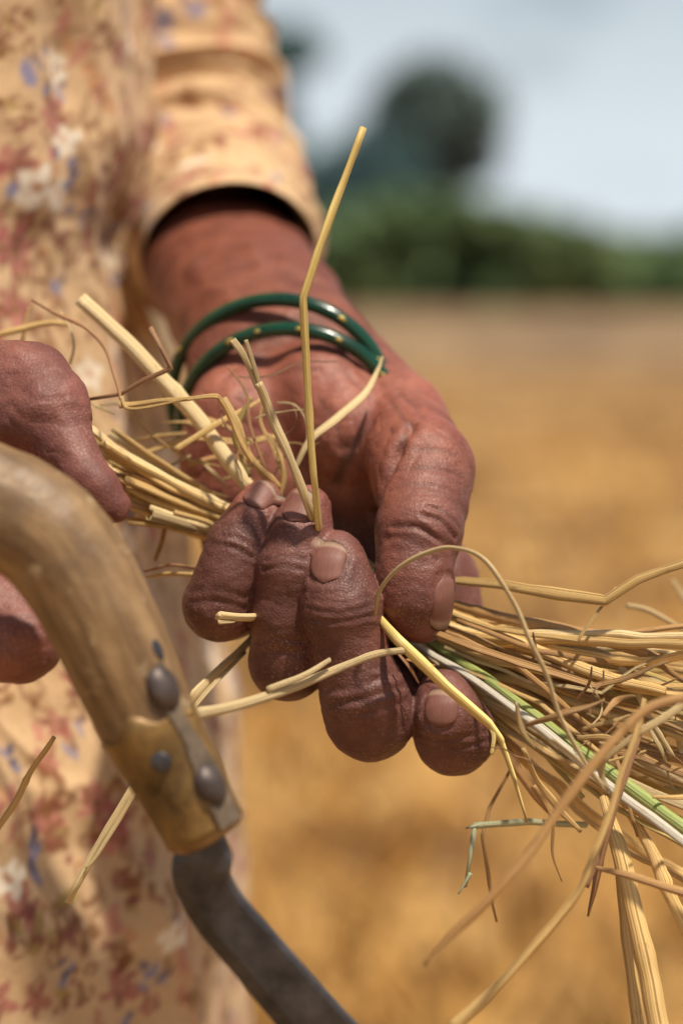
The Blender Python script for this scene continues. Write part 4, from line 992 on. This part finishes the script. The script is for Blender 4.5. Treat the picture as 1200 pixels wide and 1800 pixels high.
stalk('twisted russet straw hanging under the crossing stalks at the right', [blade([(1130, 1270, -10), (1100, 1360, -14), (1070, 1450, -16), (1050, 1540, -16), (1032, 1610, -14)], [12, 14, 12, 14, 4], .5), blade([(1060, 1490, -16), (1030, 1560, -18)], [9, 12], .4)], 'russet')
stalk('loose pale straw crossing the bundle near the right edge', [blade([(1060, 1340, -30), (1120, 1290, -34), (1180, 1250, -36), (1260, 1190, -38)], [8, 13, 14, 12], .5)], 'pale')
stalk('straw with a bent broken tip above the bundle at the right', [blade([(900, 1150, 14), (980, 1140, 10), (1060, 1150, 6), (1110, 1200, 2), (1140, 1260, 0), (1180, 1330, -2)], [10, 15, 16, 14, 14, 10], .4)], 'pale')
stalk('faint blurred straw floating free at the right edge', [blade([(1240, 1110, -70), (1205, 1060, -70), (1180, 1020, -70)], [10, 11, 7], .5), ], 'pale')
stalk('small blurred pale straw tip curving right of the bent leaf', [blade([(1100, 1065, 50), (1150, 1078, 50), (1230, 1130, 50)], [10, 11, 9], .5)], 'pale')

# kinked fine leaves between thumb base and fingertips, left of the upright straw
fine = [
    ([(310, 790, 26), (380, 745, 26), (440, 712, 28), (470, 690, 30)], [14, 13, 10, 6], 'gold', 'golden straw rising from behind the thick tube towards the wrist'),
    ([(250, 800, 34), (330, 770, 34), (410, 775, 36), (490, 770, 38)], [9, 12, 14, 10], 'gold', 'golden straw lying level behind the upright tuft'),
    ([(330, 815, 34), (390, 800, 36), (460, 815, 38)], [10, 12, 9], 'brown', 'short brown straw behind the thick tube, low against the palm'),
    ([(396, 700, 18), (420, 745, 16), (440, 800, 16), (492, 862, 18)], [10, 14, 13, 12], 'gold', 'crinkled golden leaf dropping to the gap beside the ring finger'),
    ([(444, 700, 22), (425, 735, 22), (412, 770, 22), (440, 840, 22)], [8, 11, 10, 8], 'yellow', 'short yellow straw left of the frayed one'),
    ([(400, 640, 24), (432, 690, 22), (440, 750, 20), (470, 830, 20)], [4, 6, 7, 6], 'russet', 'thin russet straw standing in the tuft behind the frayed one'),
    ([(470, 690, 30), (455, 740, 28), (480, 790, 26), (500, 850, 24)], [4, 6, 7, 7], 'gold', 'wispy golden straw hooked behind the frayed one'),
    ([(420, 660, 30), (470, 662, 30), (530, 640, 34), (590, 632, 38)], [3, 4, 4, 2], 'russet', 'hair thin straw lying across the palm below the bangles'),
    ([(486, 710, 30), (520, 712, 28), (540, 740, 26), (538, 790, 24)], [3, 4, 4, 3], 'pale', 'hair thin straw looped behind the upright yellow one'),
    ([(300, 880, 40), (290, 940, 40), (275, 985, 40)], [8, 10, 8], 'brown', 'short dark straw dangling left of the little finger'),
    ([(250, 1002, 30), (300, 996, 26), (345, 1002, 24), (420, 1010, 36)], [5, 6, 7, 6], 'russet', 'thin russet straw pointing left from behind the little finger, upper of two'),
    ([(255, 1012, 32), (300, 1010, 28), (350, 1012, 28), (420, 1020, 38)], [6, 9, 9, 7], 'gold', 'thin straw pointing left from behind the little finger, lower of two'),
    ([(-20, 590, 50), (60, 572, 48), (120, 570, 44)], [12, 14, 8], 'gold', 'blurred golden straw above the sickle hand at the left edge'),
    ([(30, 640, 52), (40, 590, 50), (50, 540, 52)], [7, 8, 5], 'gold', 'blurred upright straw behind the sickle hand'),
    ([(120, 640, 40), (130, 600, 38), (110, 545, 40)], [5, 6, 4], 'pale', 'fine pale straw standing behind the sickle hand'),
    ([(490, 880, 18), (500, 840, 18), (494, 800, 18), (470, 760, 20)], [10, 12, 9, 5], 'gold', 'short straw curling up between ring finger and the frayed one'),
    ([(930, 1170, 2), (940, 1140, 0), (938, 1112, -2)], [5, 7, 3], 'russet', 'tiny straw fibre sticking up from the bundle'),
    ([(1010, 1230, -8), (1030, 1200, -10), (1036, 1168, -12)], [5, 6, 3], 'russet', 'tiny fibre standing on the bundle near the cut end'),
    ([(700, 1150, -4), (718, 1172, -5), (735, 1200, -3)], [5, 6, 3], 'russet', 'tuft of root fibres under the crossing straw'),
    ([(715, 1158, -4), (740, 1165, -6), (765, 1172, -4)], [5, 6, 3], 'brown', 'dark root fibres beside the index fingertip'),
]
for pts, w, kd, lab in fine:
    stalk(lab, [blade(pts, w, .45, 'smooth', .5)], kd)

# the bundle itself: stalks that pass right through the fist
kinds = ['gold', 'gold', 'pale', 'yellow', 'pale', 'brown', 'gold', 'gold']
for i in range(72):
    t = R.random(); s = R.random(); k = R.choice(kinds); wd = R.choice([8, 10, 12, 14, 16, 18, 21])
    y0 = 760 + 160 * t + R.uniform(-15, 15); x0 = 165 + 75 * t + R.uniform(-30, 40)
    my = 955 + 70 * t + R.uniform(-10, 10); ey = 1075 + 125 * t + R.uniform(-14, 14)
    ry = 1165 + 370 * t + R.uniform(-100, 100); dm = 26 + 15 * s
    if t > .75 and i % 3 == 0: x0 = R.uniform(255, 330)
    pts = [(x0, y0, 18 + 34 * s), (x0 + (430 - x0) * .55, y0 + (905 + 45 * t - y0) * .6, 24 + 22 * s), (440, 905 + 50 * t, dm), (580, my, dm + 1), (770, ey, 23 + 10 * s),
           (930, ey + (ry - ey) * .36 + R.uniform(-12, 12), 10 + 16 * s), (1090, ey + (ry - ey) * .70 + R.uniform(-14, 14), 0 + 26 * s), (1290, ry + R.uniform(-20, 20), -12 + 40 * s)]
    if i % 4 == 3: pts = pts[:-1]; pts[-1] = (R.uniform(1000, 1180), pts[-1][1], pts[-1][2])          # a shorter one
    stalk('dry golden stalk packed in the bundle of straw gripped by the fist', [blade(pts, [wd * .8, wd, wd, wd * .95, wd * .8], R.choice([.3, .5, .7, .85]), 'smooth', .6)], k, 'straw stalks packed in the bundle')
for i in range(13):                                                                                     # stalks broken at the joints, out of line with the rest
    t = R.random(); x = R.uniform(820, 960); y = 1070 + (x - 780) * .35 + 110 * t; d0 = R.uniform(-6, 22); a1 = .45 + R.uniform(-.35, .3); a2 = a1 + R.choice([-1, 1]) * R.uniform(.4, 1.1); l1, l2 = R.uniform(120, 230), R.uniform(60, 190)
    p1 = (x + l1 * math.cos(a1), y + l1 * math.sin(a1), d0 + R.uniform(-14, 4)); p2 = (p1[0] + l2 * math.cos(a2), p1[1] + l2 * math.sin(a2), p1[2] + R.uniform(-14, 8)); w = R.uniform(7, 15)
    stalk('broken kinked straw sticking out of the loose side of the bundle', [blade([(x - 150, y - 60, d0 + 12), (x, y, d0), p1, p2], [w * .8, w, w, w * .5], R.choice([.35, .5, .8]), 'kink', .5)], R.choice(['gold', 'pale', 'gold', 'brown']), 'broken straws sticking out of the bundle')
for i in range(22):                                                                                     # wisps lying over the cut ends left of the fist
    x, y, d = R.uniform(190, 400), R.uniform(710, 885), R.uniform(33, 46); a = R.uniform(-.9, .9) + (3.14 if R.random() < .5 else 0); ln = R.uniform(50, 130); b = R.uniform(-.5, .5)
    q = [(x, y, d), (x + ln * .5 * math.cos(a), y + ln * .5 * math.sin(a), d), (x + ln * .5 * math.cos(a) + ln * .5 * math.cos(a + b), y + ln * .5 * math.sin(a) + ln * .5 * math.sin(a + b), d + R.uniform(-4, 4))]; w = R.uniform(5, 11)
    stalk('short golden straw wisp lying over the cut ends left of the fist', [blade(q, [w * .6, w, w * .4], R.choice([.3, .6]), R.choice(['smooth', 'kink']), .4)], R.choice(['gold', 'yellow', 'pale', 'gold']), 'short straw wisps left of the fist')
for i in range(12):                                                                                     # hair thin fibres on both sides of the fist
    x, y, d = (R.uniform(330, 520), R.uniform(690, 850), R.uniform(14, 30)) if i % 2 else (R.uniform(860, 1190), R.uniform(1090, 1450), R.uniform(-20, 6))
    q = [(x, y, d)]; a = R.uniform(0, 6.28)
    for k in range(4): a += R.uniform(-.7, .7); q.append((q[-1][0] + 22 * math.cos(a), q[-1][1] + 22 * math.sin(a), q[-1][2] + R.uniform(-3, 3)))
    stalk('hair thin straw fibre curling out of the straw beside the fist', [blade(q, [3, 4, 3, 2], .6, 'smooth', .2, 6)], R.choice(['russet', 'pale', 'gold']), 'hair thin straw fibres')
for i in range(16):                                                                                     # leaf scraps and broken ends round the loose side
    x = R.uniform(880, 1200); t = R.random(); y = 1180 + (x - 880) * .42 + 190 * (t - .35); a = R.uniform(-.5, 1.5); ln = R.uniform(60, 200); d = R.uniform(-30, 20)
    pts = [(x, y, d), (x + ln * .5 * math.cos(a) + R.uniform(-12, 12), y + ln * .5 * math.sin(a) + R.uniform(-12, 12), d + R.uniform(-5, 5)), (x + ln * math.cos(a), y + ln * math.sin(a), d + R.uniform(-10, 10))]
    stalk('loose scrap of straw leaf tangled in the right side of the bundle', [blade(pts, [R.uniform(5, 9), R.uniform(8, 14), R.uniform(3, 7)], .3, 'smooth', .8, twist=.01)], R.choice(['gold', 'pale', 'pale', 'brown']), 'straw scraps tangled in the bundle')
